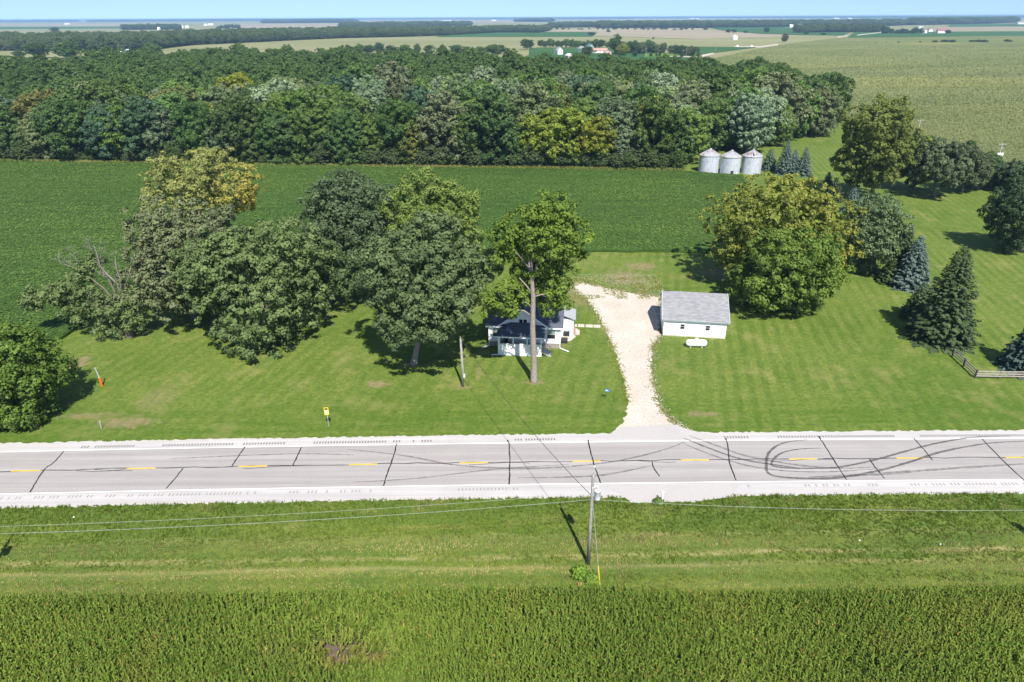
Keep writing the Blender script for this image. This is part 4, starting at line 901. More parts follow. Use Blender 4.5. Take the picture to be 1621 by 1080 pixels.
def gn_scatter(name, X, Y, scl, mat, protos, zs=None, kind='stuff', flat=1.0, seed=1):
    rg = np.random.default_rng(seed); n = len(X); me = bpy.data.meshes.new(name); me.vertices.add(n)
    me.vertices.foreach_set('co', np.stack([X, Y, np.zeros(n) if zs is None else zs], 1).astype(np.float32).ravel())
    sc = np.stack([scl*rg.uniform(0.88, 1.15, n)*flat, scl*rg.uniform(0.88, 1.15, n)*flat, scl*rg.uniform(0.88, 1.12, n)], 1).astype(np.float32)
    a = me.attributes.new('scl', 'FLOAT_VECTOR', 'POINT'); a.data.foreach_set('vector', sc.ravel())
    a = me.attributes.new('rot', 'FLOAT_VECTOR', 'POINT'); ro = np.zeros((n, 3), np.float32); ro[:, 2] = rg.uniform(0, 6.28, n); a.data.foreach_set('vector', ro.ravel())
    a = me.attributes.new('idx', 'INT', 'POINT'); a.data.foreach_set('value', rg.integers(0, len(protos), n).astype(np.int32))
    me.materials.append(mat)
    o = link(bpy.data.objects.new(name, me)); ng = bpy.data.node_groups.new(name, 'GeometryNodeTree')
    ng.interface.new_socket('Geometry', in_out='INPUT', socket_type='NodeSocketGeometry'); ng.interface.new_socket('Geometry', in_out='OUTPUT', socket_type='NodeSocketGeometry')
    N = ng.nodes; L = ng.links; gi, go = N.new('NodeGroupInput'), N.new('NodeGroupOutput')
    iop, jn, sm = N.new('GeometryNodeInstanceOnPoints'), N.new('GeometryNodeJoinGeometry'), N.new('GeometryNodeSetMaterial')
    for p in reversed(protos):
        oi = N.new('GeometryNodeObjectInfo'); oi.inputs['Object'].default_value = p; oi.inputs['As Instance'].default_value = True; L.new(oi.outputs['Geometry'], jn.inputs[0])
    def na(nm, tp):
        q = N.new('GeometryNodeInputNamedAttribute'); q.data_type = tp; q.inputs['Name'].default_value = nm; return q.outputs['Attribute']
    iop.inputs['Pick Instance'].default_value = True
    L.new(gi.outputs[0], iop.inputs['Points']); L.new(jn.outputs[0], iop.inputs['Instance']); L.new(na('idx', 'INT'), iop.inputs['Instance Index']); L.new(na('rot', 'FLOAT_VECTOR'), iop.inputs['Rotation']); L.new(na('scl', 'FLOAT_VECTOR'), iop.inputs['Scale'])
    sm.inputs['Material'].default_value = mat; L.new(iop.outputs[0], sm.inputs['Geometry']); L.new(sm.outputs[0], go.inputs[0])
    md = o.modifiers.new('scatter', 'NODES'); md.node_group = ng; tag(o, kind=kind); return o
rest = order[NIND:]
gn_scatter('woodland', X[rest], Y[rest], rg.choice([0.7, 0.85, 1.0, 1.22], len(rest)), WOODLEAF, protos)
# bushes and weeds along the foot of the wood
bx, by = [], []
for a, b in zip(wf[:-1], wf[1:]):
    for i in range(int((b-a).length/0.9)):
        p = a.lerp(b, rg.random()); bx.append(p.x); by.append(p.y+rg.uniform(1.0, 5.0))
gn_scatter('undergrowth', np.array(bx), np.array(by), rg.uniform(0.14, 0.42, len(bx)), leaf_material('undergrowth_foliage', True, [PAL['mid'], PAL['deep'], PAL['yellow'], PAL['mid'], PAL['grey']]), protos, seed=5, flat=1.15)

rg = np.random.default_rng(88); wx = np.array([p.x for p in wf]); wy = np.array([p.y for p in wf]); X_ = rg.uniform(wx[0], wx[-1], 5200); Y_ = np.interp(X_, wx, wy) + rg.normal(-0.3, 0.5, 5200)
tufts('weeds', np.stack([X_, Y_], 1), np.full(5200, 0.75), None, np.full(5200, 0.75), 0.5*vnoise(X_, Y_, 0.08, 89), GRASSLEAF, (0.120, 0.160, 0.030), 90, 5, 0.09, 0.9)

# far woods, each one mass ----------------------------------------
def belt(name, pix, depth, sp, scl, seed):
    rg = np.random.default_rng(seed); F = [at(*q) for q in pix]; B = [Vector((p.x*(1+depth/p.length), p.y*(1+depth/p.length), 0)) for p in F]
    X, Y = scatter([*F, *B[::-1]], sp, rg); fx, fy = [], []
    for a, b in zip(F[:-1], F[1:]):
        n = max(1, int((b-a).length/(sp*0.75)))
        for i in range(n): p = a.lerp(b, (i+rg.random())/n); fx.append(p.x); fy.append(p.y)
    X, Y = np.concatenate([X, fx]), np.concatenate([Y, fy]); k = in_view(X, Y, 8, 60); X, Y = X[k], Y[k]
    gn_scatter(name, X, Y, rg.uniform(0.8, 1.25, len(X))*scl, FARLEAF, protos, seed=seed, flat=sp/11 if sp > 14 else 1.15)
belt('far_woods', [(-120, 86), (0, 80), (110, 81), (240, 78.5), (300, 71.5), (400, 67), (470, 63.5), (540, 60.5), (640, 58.3), (715, 56)], 520, 13, 0.95, 1)
belt('far_woods', [(720, 55.5), (790, 51.5), (850, 52), (870, 49)], 420, 14, 0.85, 2)
belt('far_woods', [(870, 44.2), (948, 43.2)], 500, 18, 1.0, 3)
belt('far_woods', [(945, 44.8), (1000, 44.6), (1090, 44.4), (1180, 43.6), (1250, 42.5), (1375, 41.5)], 900, 20, 1.15, 4)
belt('far_woods', [(1258, 52.2), (1300, 51.6), (1345, 51.2), (1392, 51.0)], 110, 13, 1.0, 5)
belt('far_woods', [(1440, 40), (1500, 39), (1560, 37.5), (1606, 36)], 1800, 26, 1.4, 6)
belt('far_woods', [(1345, 42), (1400, 41.5), (1432, 40)], 700, 22, 1.2, 7)
belt('far_woods', [(540, 45.5), (620, 42.5), (745, 41)], 500, 20, 1.1, 8)
belt('far_woods', [(195, 47.5), (240, 47), (285, 46.8)], 260, 16, 1.0, 9)
for i, (pts, dp) in enumerate((([(140, 35), (420, 33.5), (560, 33.2)], 1500), ([(560, 31.2), (760, 30.8), (1000, 30.2)], 2500), ([(1000, 29.6), (1200, 29.0), (1400, 29.2), (1640, 28.6)], 2500), ([(-60, 35.8), (120, 34.8)], 900), ([(820, 35.0), (870, 34.6)], 500), ([(420, 36.8), (560, 36.2)], 600))):
    belt('far_woods', pts, dp, 60, 1.5, 20+i)

# single trees far off -------------------------------------------
def far_tree(px, py, wpx, hpx, kd, label, group=None, seed=0):
    b = at(px, py); rr = random.Random(seed*31+int(px*7)); m = 1/ppm(b); vi = rr.randrange(len(FV)); me, tr, h = FV[vi]
    t = empty('field_tree', b, rr.uniform(0, 6), label, 'tree', group); e = math.atan2(CAM_H, b.y); s = wpx*m/12.0; sz = max(hpx*m/math.cos(e)-wpx*m*0.3*math.sin(e), hpx*m*0.5)/h; t.scale = (s, s, sz)
    c = link(bpy.data.objects.new('crown', me), t); q = PAL[kd]; c.color = (*q, 1)
    if not isinstance(tr, MB): link(bpy.data.objects.new('trunk', tr), t)
    return t
for px, py, w, h, kd, lab in ((60, 92, 34, 24, 'deep', 'dark round tree standing out behind the wood beside a second one, far left'), (107, 92, 34, 25, 'mid', 'broad round tree behind the wood, next to the dark round one'), (32, 92, 16, 12, 'deep', 'small dark tree behind the wood beside two broad ones'),
                              (243, 87, 26, 18, 'mid', 'round tree behind the wood, right of the pale shed roof'), (87, 51, 12, 8, 'deep', 'dark tree rising above the far wood on the left'), (207, 46, 9, 7, 'blue', 'lone tree standing on the far wood end'),
                              (1242, 66.5, 10, 13, 'brown', 'reddish-brown tree alone at the corn field boundary'), (1034, 62, 4, 3, 'deep', 'single bush in the tan field'), (963, 51, 6, 3.4, 'deep', 'dark bush in the tan field under the far wood'),
                              (936, 56, 12, 5, 'deep', 'hedge bush at the corner of the far bean strip'), (1213, 51.6, 8, 8, 'blue', 'tree alone on the far bean field'), (1153, 51.6, 8, 5, 'deep', 'first of two round trees at the far bean field edge'), (1162, 51.8, 8, 5, 'deep', 'second of two round trees at the far bean field edge'),
                              (1180, 52.4, 5, 3.4, 'deep', 'small round bush at the far bean field edge'), (1276, 54.6, 7, 5, 'deep', 'dark bush before the far shelterbelt'), (1303, 55.6, 9, 3.4, 'deep', 'pair-wide bush right of the shelterbelt bush'), (1117, 47.5, 7, 3.5, 'deep', 'bush at the tan field corner')):
    far_tree(px, py, w, h, kd, lab, seed=1)
for i in range(14): far_tree(548+i*19+random.uniform(-5, 5), 86+random.uniform(-1.5, 1.5), random.choice((11, 14, 18, 22)), random.uniform(12, 17), random.choice(('deep', 'mid', 'blue')), 'tree in the thin row behind the wood, before the pale field', 'thin row of trees behind the wood', i)
for i in range(26): far_tree(858+i*6.0+random.uniform(-2, 2) + (26 if i > 18 else 0), 74.5+0.08*i+random.uniform(-0.4, 0.4), random.uniform(7, 11), random.uniform(8, 13), random.choice(('deep', 'blue', 'mid')), 'shelterbelt tree behind the white farmhouses', 'shelterbelt behind the white farmhouses', i)
for i in range(12): far_tree(988+i*5.6+random.uniform(-1.5, 1.5), 85+random.uniform(-0.6, 0.6), random.uniform(9, 13), random.uniform(13, 19), random.choice(('deep', 'blue', 'grey')), 'tall windbreak tree beside the long pink-roofed house', 'windbreak beside the pink-roofed house', i)
for i in range(9): far_tree(1062+i*5.0+random.uniform(-1.5, 1.5), 85+i*0.7+random.uniform(-0.6, 0.6), random.uniform(9, 12), random.uniform(12, 16), random.choice(('deep', 'blue', 'grey')), 'windbreak tree before the bend of the farm track', 'windbreak before the bend of the farm track', i)
for px, py, w, h, kd, lab in ((975, 86, 20, 30, 'deep', 'tallest tree beside the pink-roofed house'), (985, 88, 16, 18, 'yellow', 'bright yellow-green tree at the end of the pink-roofed house'), (930, 88, 22, 14, 'deep', 'dark tree in front of the white farmhouses'), (1068, 110, 22, 20, 'deep', 'dark tree by the bean strip at the far end of the wood'), (834, 78, 20, 16, 'deep', 'round tree left of the farm shelterbelt')):
    far_tree(px, py, w, h, kd, lab, seed=2)
for px, py, w, h, lab in ((1030, 90, 5, 7, 'round conifer on the farm lawn by the bean strip'), (1039, 90, 4, 6, 'first of two small conifers on the farm lawn'), (1044, 90.2, 4, 6, 'second of two small conifers on the farm lawn'), (1079, 91, 7, 11, 'blue conifer at the end of the farm lawn'), (1004, 90, 8, 10, 'dark conifer on the near end of the farm lawn')):
    far_tree(px, py, w, h, 'blue', lab, seed=3)
for i in range(24): far_tree(862+i*10.2+random.uniform(-3, 3), 47.0+random.uniform(-0.3, 0.5), random.uniform(2.5, 8), random.uniform(1.6, 2.8), 'deep', 'low bush in the fence row crossing the tan field', 'bushes of the fence row in the tan field', i)
for px, w in ((1386, 2), (1403, 2), (1422, 4), (1456, 4), (1480, 7), (1495, 10), (1507, 10), (1538, 7), (1548, 9), (1557, 9), (1562, 5), (1594, 9), (1600, 5)):
    far_tree(px, 68.4-0.006*(px-1380)+random.uniform(-0.3, 0.3), w, min(4.5, 1+w*0.4), 'deep', 'bush in the row crossing the big corn field', 'bushes crossing the big corn field', px)
for i in range(9): far_tree(1397+i*7.5+random.uniform(-2, 2), 53.5, random.uniform(7, 12), random.uniform(6, 14) if i not in (4, 5, 6) else random.uniform(5, 9), random.choice(('deep', 'blue')), 'tree of the grove round the red-roofed farm', 'grove round the red-roofed farm', i)
far_tree(1500, 53.5, 8, 6, 'deep', 'round tree at the end of the red-roofed barn', seed=5)
for i in range(11): far_tree(346+i*3.2+random.uniform(-1, 1), 45.5+random.uniform(-1, 0.8), random.uniform(4, 8), random.uniform(3.5, 7), 'blue', 'tree of the grove round the far white farm', 'grove round the far white farm', i)
for i in range(10): far_tree(388+i*7+random.uniform(-2, 2), 47.5, random.uniform(3, 8), random.uniform(2, 3.8), 'blue', 'small tree in the row along the far bean field', 'row along the far bean field', i)
rest_names = dict()

# ------------------------------------------------------------------ buildings far off
def shed(name, label, cat, px, py, wpx, depth_m, wall_m, roof_m, wmat, rmat, rz=0.0, windows=0, gable_front=False):
    b = at(px, py); w = wpx/ppm(b); t = empty(name, b, rz, label, cat); d = depth_m
    if gable_front:
        mb = MB(); x, y = w/2, d/2; mb.add([(-x,-y,0),(x,-y,0),(x,y,0),(-x,y,0),(-x,-y,wall_m),(x,-y,wall_m),(x,y,wall_m),(-x,y,wall_m),(0,-y,wall_m+roof_m),(0,y,wall_m+roof_m)], [(0,1,5,8,4),(1,2,6,5),(2,3,7,9,6),(3,0,4,7)])
        mb.build('wall', wmat, t); e = 0.35; h = wall_m+roof_m; mb = MB()
        for s in (-1, 1): mb.add([(s*(x+e), -y-e, wall_m-0.25), (s*(x+e), y+e, wall_m-0.25), (0, y+e, h+0.05), (0, -y-e, h+0.05), (s*(x+e), -y-e, wall_m-0.05), (s*(x+e), y+e, wall_m-0.05), (0, y+e, h+0.25), (0, -y-e, h+0.25)], [(0,1,2,3),(7,6,5,4),(0,4,5,1),(1,5,6,2),(3,2,6,7),(0,3,7,4)])
        mb.build('roof', rmat, t)
    else:
        mb = MB(); x, y = w/2, d/2; mb.add([(-x,-y,0),(x,-y,0),(x,y,0),(-x,y,0),(-x,-y,wall_m),(x,-y,wall_m),(x,y,wall_m),(-x,y,wall_m),(-x,0,wall_m+roof_m),(x,0,wall_m+roof_m)], [(0,1,5,4),(1,2,6,9,5),(2,3,7,6),(3,0,4,8,7)])
        mb.build('wall', wmat, t); e = 0.35; h = wall_m+roof_m; mb = MB()
        for s in (-1, 1): mb.add([(-x-e, s*(y+e), wall_m-0.25), (x+e, s*(y+e), wall_m-0.25), (x+e, 0, h+0.05), (-x-e, 0, h+0.05), (-x-e, s*(y+e), wall_m-0.05), (x+e, s*(y+e), wall_m-0.05), (x+e, 0, h+0.25), (-x-e, 0, h+0.25)], [(0,1,2,3),(7,6,5,4),(0,4,5,1),(1,5,6,2),(3,2,6,7),(0,3,7,4)])
        mb.build('roof', rmat, t)
    for i in range(windows):
        xx = -w/2 + w*(i+0.5)/windows; MB().box(xx-0.5, xx+0.5, -d/2-0.06, -d/2+0.02, wall_m*0.35, wall_m*0.8).build('window', GLASS, t)
    return t
shed('farmhouse', 'white gabled farmhouse behind the wood, first of the far farmstead', 'house', 885, 86.5, 8.5, 8, 5.0, 3.2, FARWHITE, FARGREY, R(18), 2, True)
shed('farm_shed', 'small brick-fronted shed with white roof below the white farmhouse', 'shed', 901, 92.5, 8.5, 7, 3.2, 1.6, PINKWALL, FARWHITE, R(25), 1, True)
shed('farmhouse', 'white house with grey roof half hidden by trees, middle of the farmstead', 'house', 921, 83, 9, 9, 4.6, 2.8, FARWHITE, FARGREY, R(20), 2, True)
shed('farm_barn', 'barn with green metal roof behind the farmstead houses', 'barn', 934, 79, 7, 11, 4.6, 3.0, FARGREY, TEALROOF, R(15), 0, True)
shed('ranch_house', 'long pink-roofed house at the end of the farmstead', 'house', 946, 84, 30, 10, 3.2, 2.2, FARWHITE, PINKROOF, R(-6), 4)
shed('garage_wing', 'pink brick gabled wing joined to the long pink-roofed house', 'house', 961, 86.3, 13, 8, 3.2, 2.0, PINKWALL, PINKROOF, R(-6), 2, True)
shed('farm_shed', 'pale blue-roofed shed in a clearing behind the wood', 'shed', 199, 84.5, 11, 12, 1.6, 3.2, FARGREY, plain('pale_blue_roof', (0.50, 0.58, 0.72), 0.4), R(10))
shed('red_barn', 'red-roofed white barn of the farm past the corn field', 'barn', 1489, 53.0, 12, 14, 6, 5, FARWHITE, RUSTRED, R(-8))
shed('farm_shed', 'white shed with red roof beside the red-roofed barn', 'shed', 1471, 50.8, 7, 10, 5, 3, FARWHITE, RUSTRED, R(10), 0, True)
shed('farm_shed', 'pale tan-roofed shed on the slope behind the red-roofed barn', 'shed', 1456, 45.5, 9, 14, 5, 3, FARWHITE, FARGREY, R(12))
shed('farm_barn', 'white barn cut by the right edge far off', 'barn', 1616, 38.6, 14, 20, 6, 4, FARWHITE, FARGREY)
shed('farm_barn', 'long white barn before the far wood, first of two in line', 'barn', 817, 50.6, 13, 14, 5, 3, FARWHITE, FARWHITE)
shed('farm_barn', 'second long white barn in line before the far wood', 'barn', 832, 50.4, 12, 14, 4.5, 2.5, FARWHITE, FARWHITE)
for i, (px, py, w) in enumerate(((288, 44.6, 6), (297, 44.3, 5), (326, 40.6, 5), (334, 40.2, 8), (373, 41.5, 5), (105, 39.2, 3.5), (109, 38.9, 3), (108, 33.8, 2), (119, 34, 2), (498, 35.2, 4), (504, 35.0, 4), (705, 34.5, 8), (713, 34.3, 6), (782, 33.4, 7), (441, 36.6, 5), (1324, 30.0, 8), (1345, 30.4, 6), (1096, 30.0, 7), (1104, 30.4, 4), (465, 32.4, 2.5), (472, 32.2, 2.5), (252, 47.3, 3), (1252, 43.5, 5), (1264, 42.6, 8), (1383, 29.2, 2), (1488, 32.2, 5))):
    shed('far_barn', 'tiny white farm building on the far plain', 'barn', px, py, w, 14, 7 if py > 37 else 10, 3, FARWHITE, FARWHITE)
    bpy.data.objects[-1] if False else None
for o in COL.objects:
    if o.name.startswith('far_barn'): o['group'] = 'farm buildings on the far plain'
def bin_obj(label, px, py, wpx, hw, rmat, wmat, name='grain_bin', seed=0, door=True, scale_h=None):
    b = at(px, py); r = wpx/ppm(b)/2; t = empty(name, b, 0.2*seed, label, 'grain bin'); h = hw
    prof = [(r, 0)];
    nz = int(h/0.10)
    for i in range(nz+1): z = h*i/nz; prof.append((r+(0.018 if i % 2 else 0.0), z))
    MB().lathe(prof, 40).build('wall', wmat, t, True)
    mb = MB(); n = 24; mb.lathe([(r+0.16, h-0.10), (r+0.16, h-0.02), (0.42, h+r*0.52), (0.42, h+r*0.52+0.12), (0.36, h+r*0.52+0.28), (0.0, h+r*0.52+0.36)], n)
    ro = mb.build('roof', rmat, t)
    for k in range(n):
        a = 2*math.pi*(k+0.5)/n; c, s = math.cos(a), math.sin(a); MB().bar(((r+0.15)*c, (r+0.15)*s, h+0.0), (0.44*c, 0.44*s, h+r*0.52+0.02), 0.06, 0.08).build('rib', rmat, ro)
    return t, r, h
t, r, h = bin_obj('grey steel grain bin with red rust on its roof, farthest from the spruces', 1121, 272, 31, 5.0, BINROOF, BINSTEEL, seed=1)
t2, r2, h2 = bin_obj('grey steel grain bin with a small door, middle of the three', 1154.5, 274.5, 30, 5.0, BINROOF, BINSTEEL, seed=2)
t2.rotation_euler = (0, 0, 0); MB().box(-0.55, 0.25, -r2-0.14, -r2+0.1, 0.35, 1.25).build('door', DARK, t2)
t3, r3, h3 = bin_obj('grey steel grain bin with a dark hole in its roof, nearest the blue spruces', 1188, 273.5, 30, 5.0, BINROOF, BINSTEEL, seed=3)
t3.rotation_euler = (0, 0, 0)
mb = MB(); sl = 0.52*r3/(r3-0.26)
def onroof(x, y, dz=0.03):
    q = math.hypot(x, y); return (x, y, h3 + (r3+0.16-q)*(r3*0.52+0.02)/(r3+0.16-0.42) + dz)
mb.add([onroof(-0.75, -r3*0.85), onroof(-0.25, -r3*0.88), onroof(-0.18, -r3*0.45), onroof(-0.45, -r3*0.42)], [(0, 1, 2, 3)]); mb.build('roof_hole_shade', DARK, t3)  # dark sheet on the closed roof stands for shade inside the opening
mb = MB(); r1_ = r
for k in range(4):
    a = R(-80+16*k); c, s = math.cos(a), math.sin(a)
bin_obj('white bin standing alone on the far corn field', 1163, 63.2, 8, 6.0, FARWHITE, FARWHITE, seed=4)
bin_obj('taller white bin at the red-roofed farm', 1458.5, 53.3, 5, 9.0, FARWHITE, FARWHITE, seed=5)
bin_obj('shorter white bin next to the taller one at the red-roofed farm', 1464.5, 53.2, 4.5, 6.0, FARWHITE, FARWHITE, seed=6)
bin_obj('grey silo beside the long white barns far off', 845, 50.5, 4.5, 14.0, FARGREY, FARGREY, name='silo', seed=7)

# ------------------------------------------------------------------ garage
gl, gr_ = at(1048.9, 531), at(1147.5, 536.8); gw = (gr_-gl).length; gang = math.atan2(gr_.y-gl.y, gr_.x-gl.x)
t = empty('garage', (gl+gr_)/2, gang, 'white garage with grey shingle roof beside the gravel driveway', 'garage')
W, D, H, RZ = gw/2, 9.0, 2.75, 2.35
mb = MB(); mb.box(-W-0.02, W+0.02, -0.02, D+0.02, -0.05, 0.18); mb.build('foundation', CONCRETE, t)
mb = MB(); mb.add([(-W,0,0.18),(W,0,0.18),(W,D,0.18),(-W,D,0.18),(-W,0,H),(W,0,H),(W,D,H),(-W,D,H),(-W,D/2,H+RZ),(W,D/2,H+RZ)], [(0,1,5,4),(1,2,6,9,5),(2,3,7,6),(3,0,4,8,7)])
wl = mb.build('wall', SIDING, t)
def gable_roof(x0, x1, y0, y1, h, rise, mat, parent, over=0.4, th=0.12):
    ym = (y0+y1)/2; sl = rise/((y1-y0)/2); mb = MB()
    for s, ye in ((-1, y0-over), (1, y1+over)):
        ze = h - over*sl; mb.add([(x0-over, ye, ze+0.02), (x1+over, ye, ze+0.02), (x1+over, ym, h+rise+0.02), (x0-over, ym, h+rise+0.02), (x0-over, ye, ze+0.02+th), (x1+over, ye, ze+0.02+th), (x1+over, ym, h+rise+0.02+th), (x0-over, ym, h+rise+0.02+th)],
                                 [(3,2,1,0),(4,5,6,7),(0,1,5,4),(1,2,6,5),(2,3,7,6),(3,0,4,7)] if s < 0 else [(0,1,2,3),(7,6,5,4),(4,5,1,0),(5,6,2,1),(6,7,3,2),(7,4,0,3)])
    return mb.build('roof', mat, parent), h-over*sl
rf, ze = gable_roof(-W, W, 0, D, H, RZ, SHINGLE_GREY, t, 0.32)
MB().box(-W-0.32, W+0.32, -0.335, -0.305, ze-0.10, ze+0.10).build('fascia', TRIM, t)
MB().box(-W-0.32, W+0.32, -0.42, -0.340, ze+0.03, ze+0.10).build('gutter', FARGREY, t)
mb = MB(); mb.bar((-W+0.05, -0.06, 0.2), (-W+0.05, -0.06, H-0.2), 0.08); mb.build('downspout', TRIM, t)
MB().box(-W-0.1, -W+0.9, D/2-0.05, D/2+0.05, H+RZ+0.13, H+RZ+0.19).build('ridge_cap', DARK, rf)
for sx in (-1, 1):
    mb = MB(); mb.bar((sx*(W+0.33), -0.34, ze+0.08), (sx*(W+0.33), D/2, H+RZ+0.06), 0.03, 0.18); mb.bar((sx*(W+0.33), D+0.34, ze+0.08), (sx*(W+0.33), D/2, H+RZ+0.06), 0.03, 0.18); mb.build('fascia', TRIM, t)
for px in (1081, 1119.9):
    q = zat(px, 517, (gl.y+gr_.y)/2); x = q.x - (gl.x+gr_.x)/2
    f = MB().box(x-0.36, x+0.36, -0.05, 0.02, 1.2, 2.0).build('window', TRIM, t)
    for z0, z1 in ((1.25, 1.57), (1.63, 1.95)): MB().box(x-0.29, x+0.29, -0.07, -0.045, z0, z1).build('pane', GLASS, f)
f = MB().box(-W-0.06, -W+0.02, 2.2, 6.8, 0.18, 2.3).build('garage_door', TRIM, t)
for k in range(4): MB().box(-W-0.09, -W-0.055, 2.3, 6.7, 0.24+0.52*k, 0.70+0.52*k).build('door_panel', FARWHITE, f)
MB().box(-W-0.06, -W+0.02, 0.6, 1.5, 0.18, 2.2).build('door', TRIM, t)
# propane tank
q = at(1101.5, 549.5); t = empty('propane_tank', q, R(-3), 'white horizontal propane tank on the grass in front of the garage', 'tank')
L, r = 1.02, 0.50; prof = [(0.001, -L-0.46)] + [(r*math.sin(a), -L-0.46*math.cos(a)) for a in np.linspace(0.25, math.pi/2, 7)] + [(r, L)] + [(r*math.cos(a), L+0.46*math.sin(a)) for a in np.linspace(0.2, math.pi/2-0.2, 6)] + [(0.001, L+0.46)]
MB().lathe(prof, 24, (0, 0, 0.64), 'x').build('tank_shell', TANKPAINT, t, True)
MB().lathe([(0.24, 1.20), (0.24, 1.36), (0.18, 1.44), (0.0, 1.46)], 16, (0, 0, -0.08)).build('valve_dome', TANKPAINT, t, True)
for sx in (-0.8, 0.8): MB().box(sx-0.08, sx+0.08, -0.30, 0.30, -0.02, 0.26).build('leg', CONCRETE, t)

# ------------------------------------------------------------------ house
hl, hr = at(773.5, 547.5), at(887, 552.0); hc = (hl+hr)/2; hang = math.atan2(hr.y-hl.y, hr.x-hl.x); HW = (hr-hl).length/2
house = empty('farm_cottage', hc, hang, 'white house with dark blue-grey roof and front porch under the tall maple', 'house')
FZ, HH, HD, RR = 0.75, 3.35, 8.4, 2.9
MB().box(-HW+0.03, HW-0.03, 0.03, HD-0.03, -0.05, FZ).build('foundation', BLOCK, house)
mb = MB(); mb.add([(-HW,0,FZ),(HW,0,FZ),(HW,HD,FZ),(-HW,HD,FZ),(-HW,0,HH),(HW,0,HH),(HW,HD,HH),(-HW,HD,HH),(-HW,HD/2,HH+RR),(HW,HD/2,HH+RR)], [(0,1,5,4),(1,2,6,9,5),(2,3,7,6),(3,0,4,8,7),(0,3,2,1)])
mb.build('wall', SIDING, house)
rf, hze = gable_roof(-HW, HW, 0, HD, HH, RR, SHINGLE_DARK, house, 0.35)
MB().box(-HW-0.35, HW+0.35, -0.40, -0.355, hze-0.06, hze+0.16).build('fascia', TRIM, house)
# front cross gable
gx = zat(828, 515, hc.y).x - hc.x; GW, GH = 3.45, 2.45
gz = HH-0.1
mb = MB(); mb.add([(gx-GW, -0.04, gz-0.4), (gx+GW, -0.04, gz-0.4), (gx+GW, -0.04, gz), (gx, -0.04, gz+GH), (gx-GW, -0.04, gz), (gx-GW, 3.4, gz-0.4), (gx+GW, 3.4, gz-0.4), (gx+GW, 3.4, gz), (gx, 3.4, gz+GH), (gx-GW, 3.4, gz)], [(0,1,2,3,4),(9,8,7,6,5),(1,6,7,2),(5,0,4,9)])
mb.build('gable_wall', SIDING, house)
mb = MB(); sl = GH/GW
for s in (-1, 1):
    e = GW+0.35; ze_ = gz-0.35*sl; q = [(gx+s*e, -0.38, ze_), (gx+s*e, 3.5, ze_), (gx, 3.5, gz+GH), (gx, -0.38, gz+GH)]; q2 = [(x, y, z+0.13) for x, y, z in q]; q1 = [(x, y, z+0.02) for x, y, z in q]
    mb.add(q1+q2, [(0,1,2,3),(7,6,5,4),(0,4,5,1),(1,5,6,2),(2,6,7,3),(3,7,4,0)])
mb.build('gable_roof', SHINGLE_DARK, house)
mb = MB()
for s in (-1, 1): mb.bar((gx+s*(GW+0.35), -0.40, gz-0.35*sl+0.03), (gx, -0.40, gz+GH+0.03), 0.035, 0.2)
mb.build('bargeboard', TRIM, house)
f = MB().box(gx-0.62, gx+0.62, -0.10, 0.0, gz+0.2, gz+1.1).build('window', TRIM, house)
for s in (-1, 1): MB().box(gx+s*0.29-0.24, gx+s*0.29+0.24, -0.125, -0.095, gz+0.28, gz+1.03).build('pane', GLASS, f)
def house_window(x, z0, z1, w, y=-0.06):
    f = MB().box(x-w/2-0.1, x+w/2+0.1, y, y+0.09, z0-0.1, z1+0.12).build('window', TRIM, house); zm = (z0+z1)/2
    MB().box(x-w/2, x+w/2, y-0.02, y+0.01, z0, zm-0.04).build('pane', GLASS, f); MB().box(x-w/2, x+w/2, y-0.02, y+0.01, zm+0.04, z1).build('pane', BLIND_GLASS, f)
    MB().box(x-w/2-0.16, x+w/2+0.16, y-0.05, y+0.09, z0-0.18, z0-0.1).build('sill', TRIM, f)
house_window(zat(786, 527, hc.y).x-hc.x, 1.55, 2.85, 1.05); house_window(zat(872.5, 530, hc.y).x-hc.x, 1.5, 2.85, 1.1)
MB().box(-HW+1.4, -HW+2.2, -0.01, 0.1, 0.25, 0.62).build('basement_window', GLASS, house)
# porch
px0, px1 = zat(792.5, 552, hc.y-2.6).x-hc.x, zat(860.5, 552, hc.y-2.6).x-hc.x; PD = 2.75; PZ = 0.75
po = empty('porch', (0, 0, 0)); po.parent = house
MB().box(px0, px1, -PD, -0.02, PZ-0.15, PZ).build('porch_floor', DECKWOOD, po)
mb = MB(); mb.box(px0, px1, -PD-0.02, -PD+0.10, -0.02, 1.68); mb.box(px0, px0+0.1, -PD+0.10, -0.03, -0.02, 1.68); mb.build('half_wall', SIDING, po)
MB().box(px0-0.04, px1+0.04, -PD-0.07, -PD+0.15, 1.68, 1.75).build('rail_cap', TRIM, po)
for k in range(4):
    x = px0+0.08+(px1-px0-0.16)*k/3; MB().box(x-0.07, x+0.07, -PD, -PD+0.13, 1.75, 2.75).build('post', TRIM, po)
MB().box(px0-0.02, px1+0.02, -PD-0.03, -PD+0.16, 2.70, 2.92).build('beam', TRIM, po)
mb = MB(); o = 0.38; zb, zt = 2.92, 3.78; A = [(px0-o, -PD-o, zb), (px1+o, -PD-o, zb), (px1+o, -0.045, zb), (px0-o, -0.045, zb), (px0+1.35, -0.045, zt), (px1-1.35, -0.045, zt), (px0+1.35, -0.35, zt), (px1-1.35, -0.35, zt)]
mb.add(A, [(0,1,7,6),(1,2,5,7),(3,0,6,4),(6,7,5,4),(3,2,1,0),(2,3,4,5)]); mb.build('porch_roof', SHINGLE_DARK, po)
MB().box(px0-o-0.02, px1+o+0.02, -PD-o-0.05, -PD-o-0.004, zb-0.10, zb+0.06).build('gutter', TRIM, po)
dx = zat(826, 540, hc.y).x-hc.x
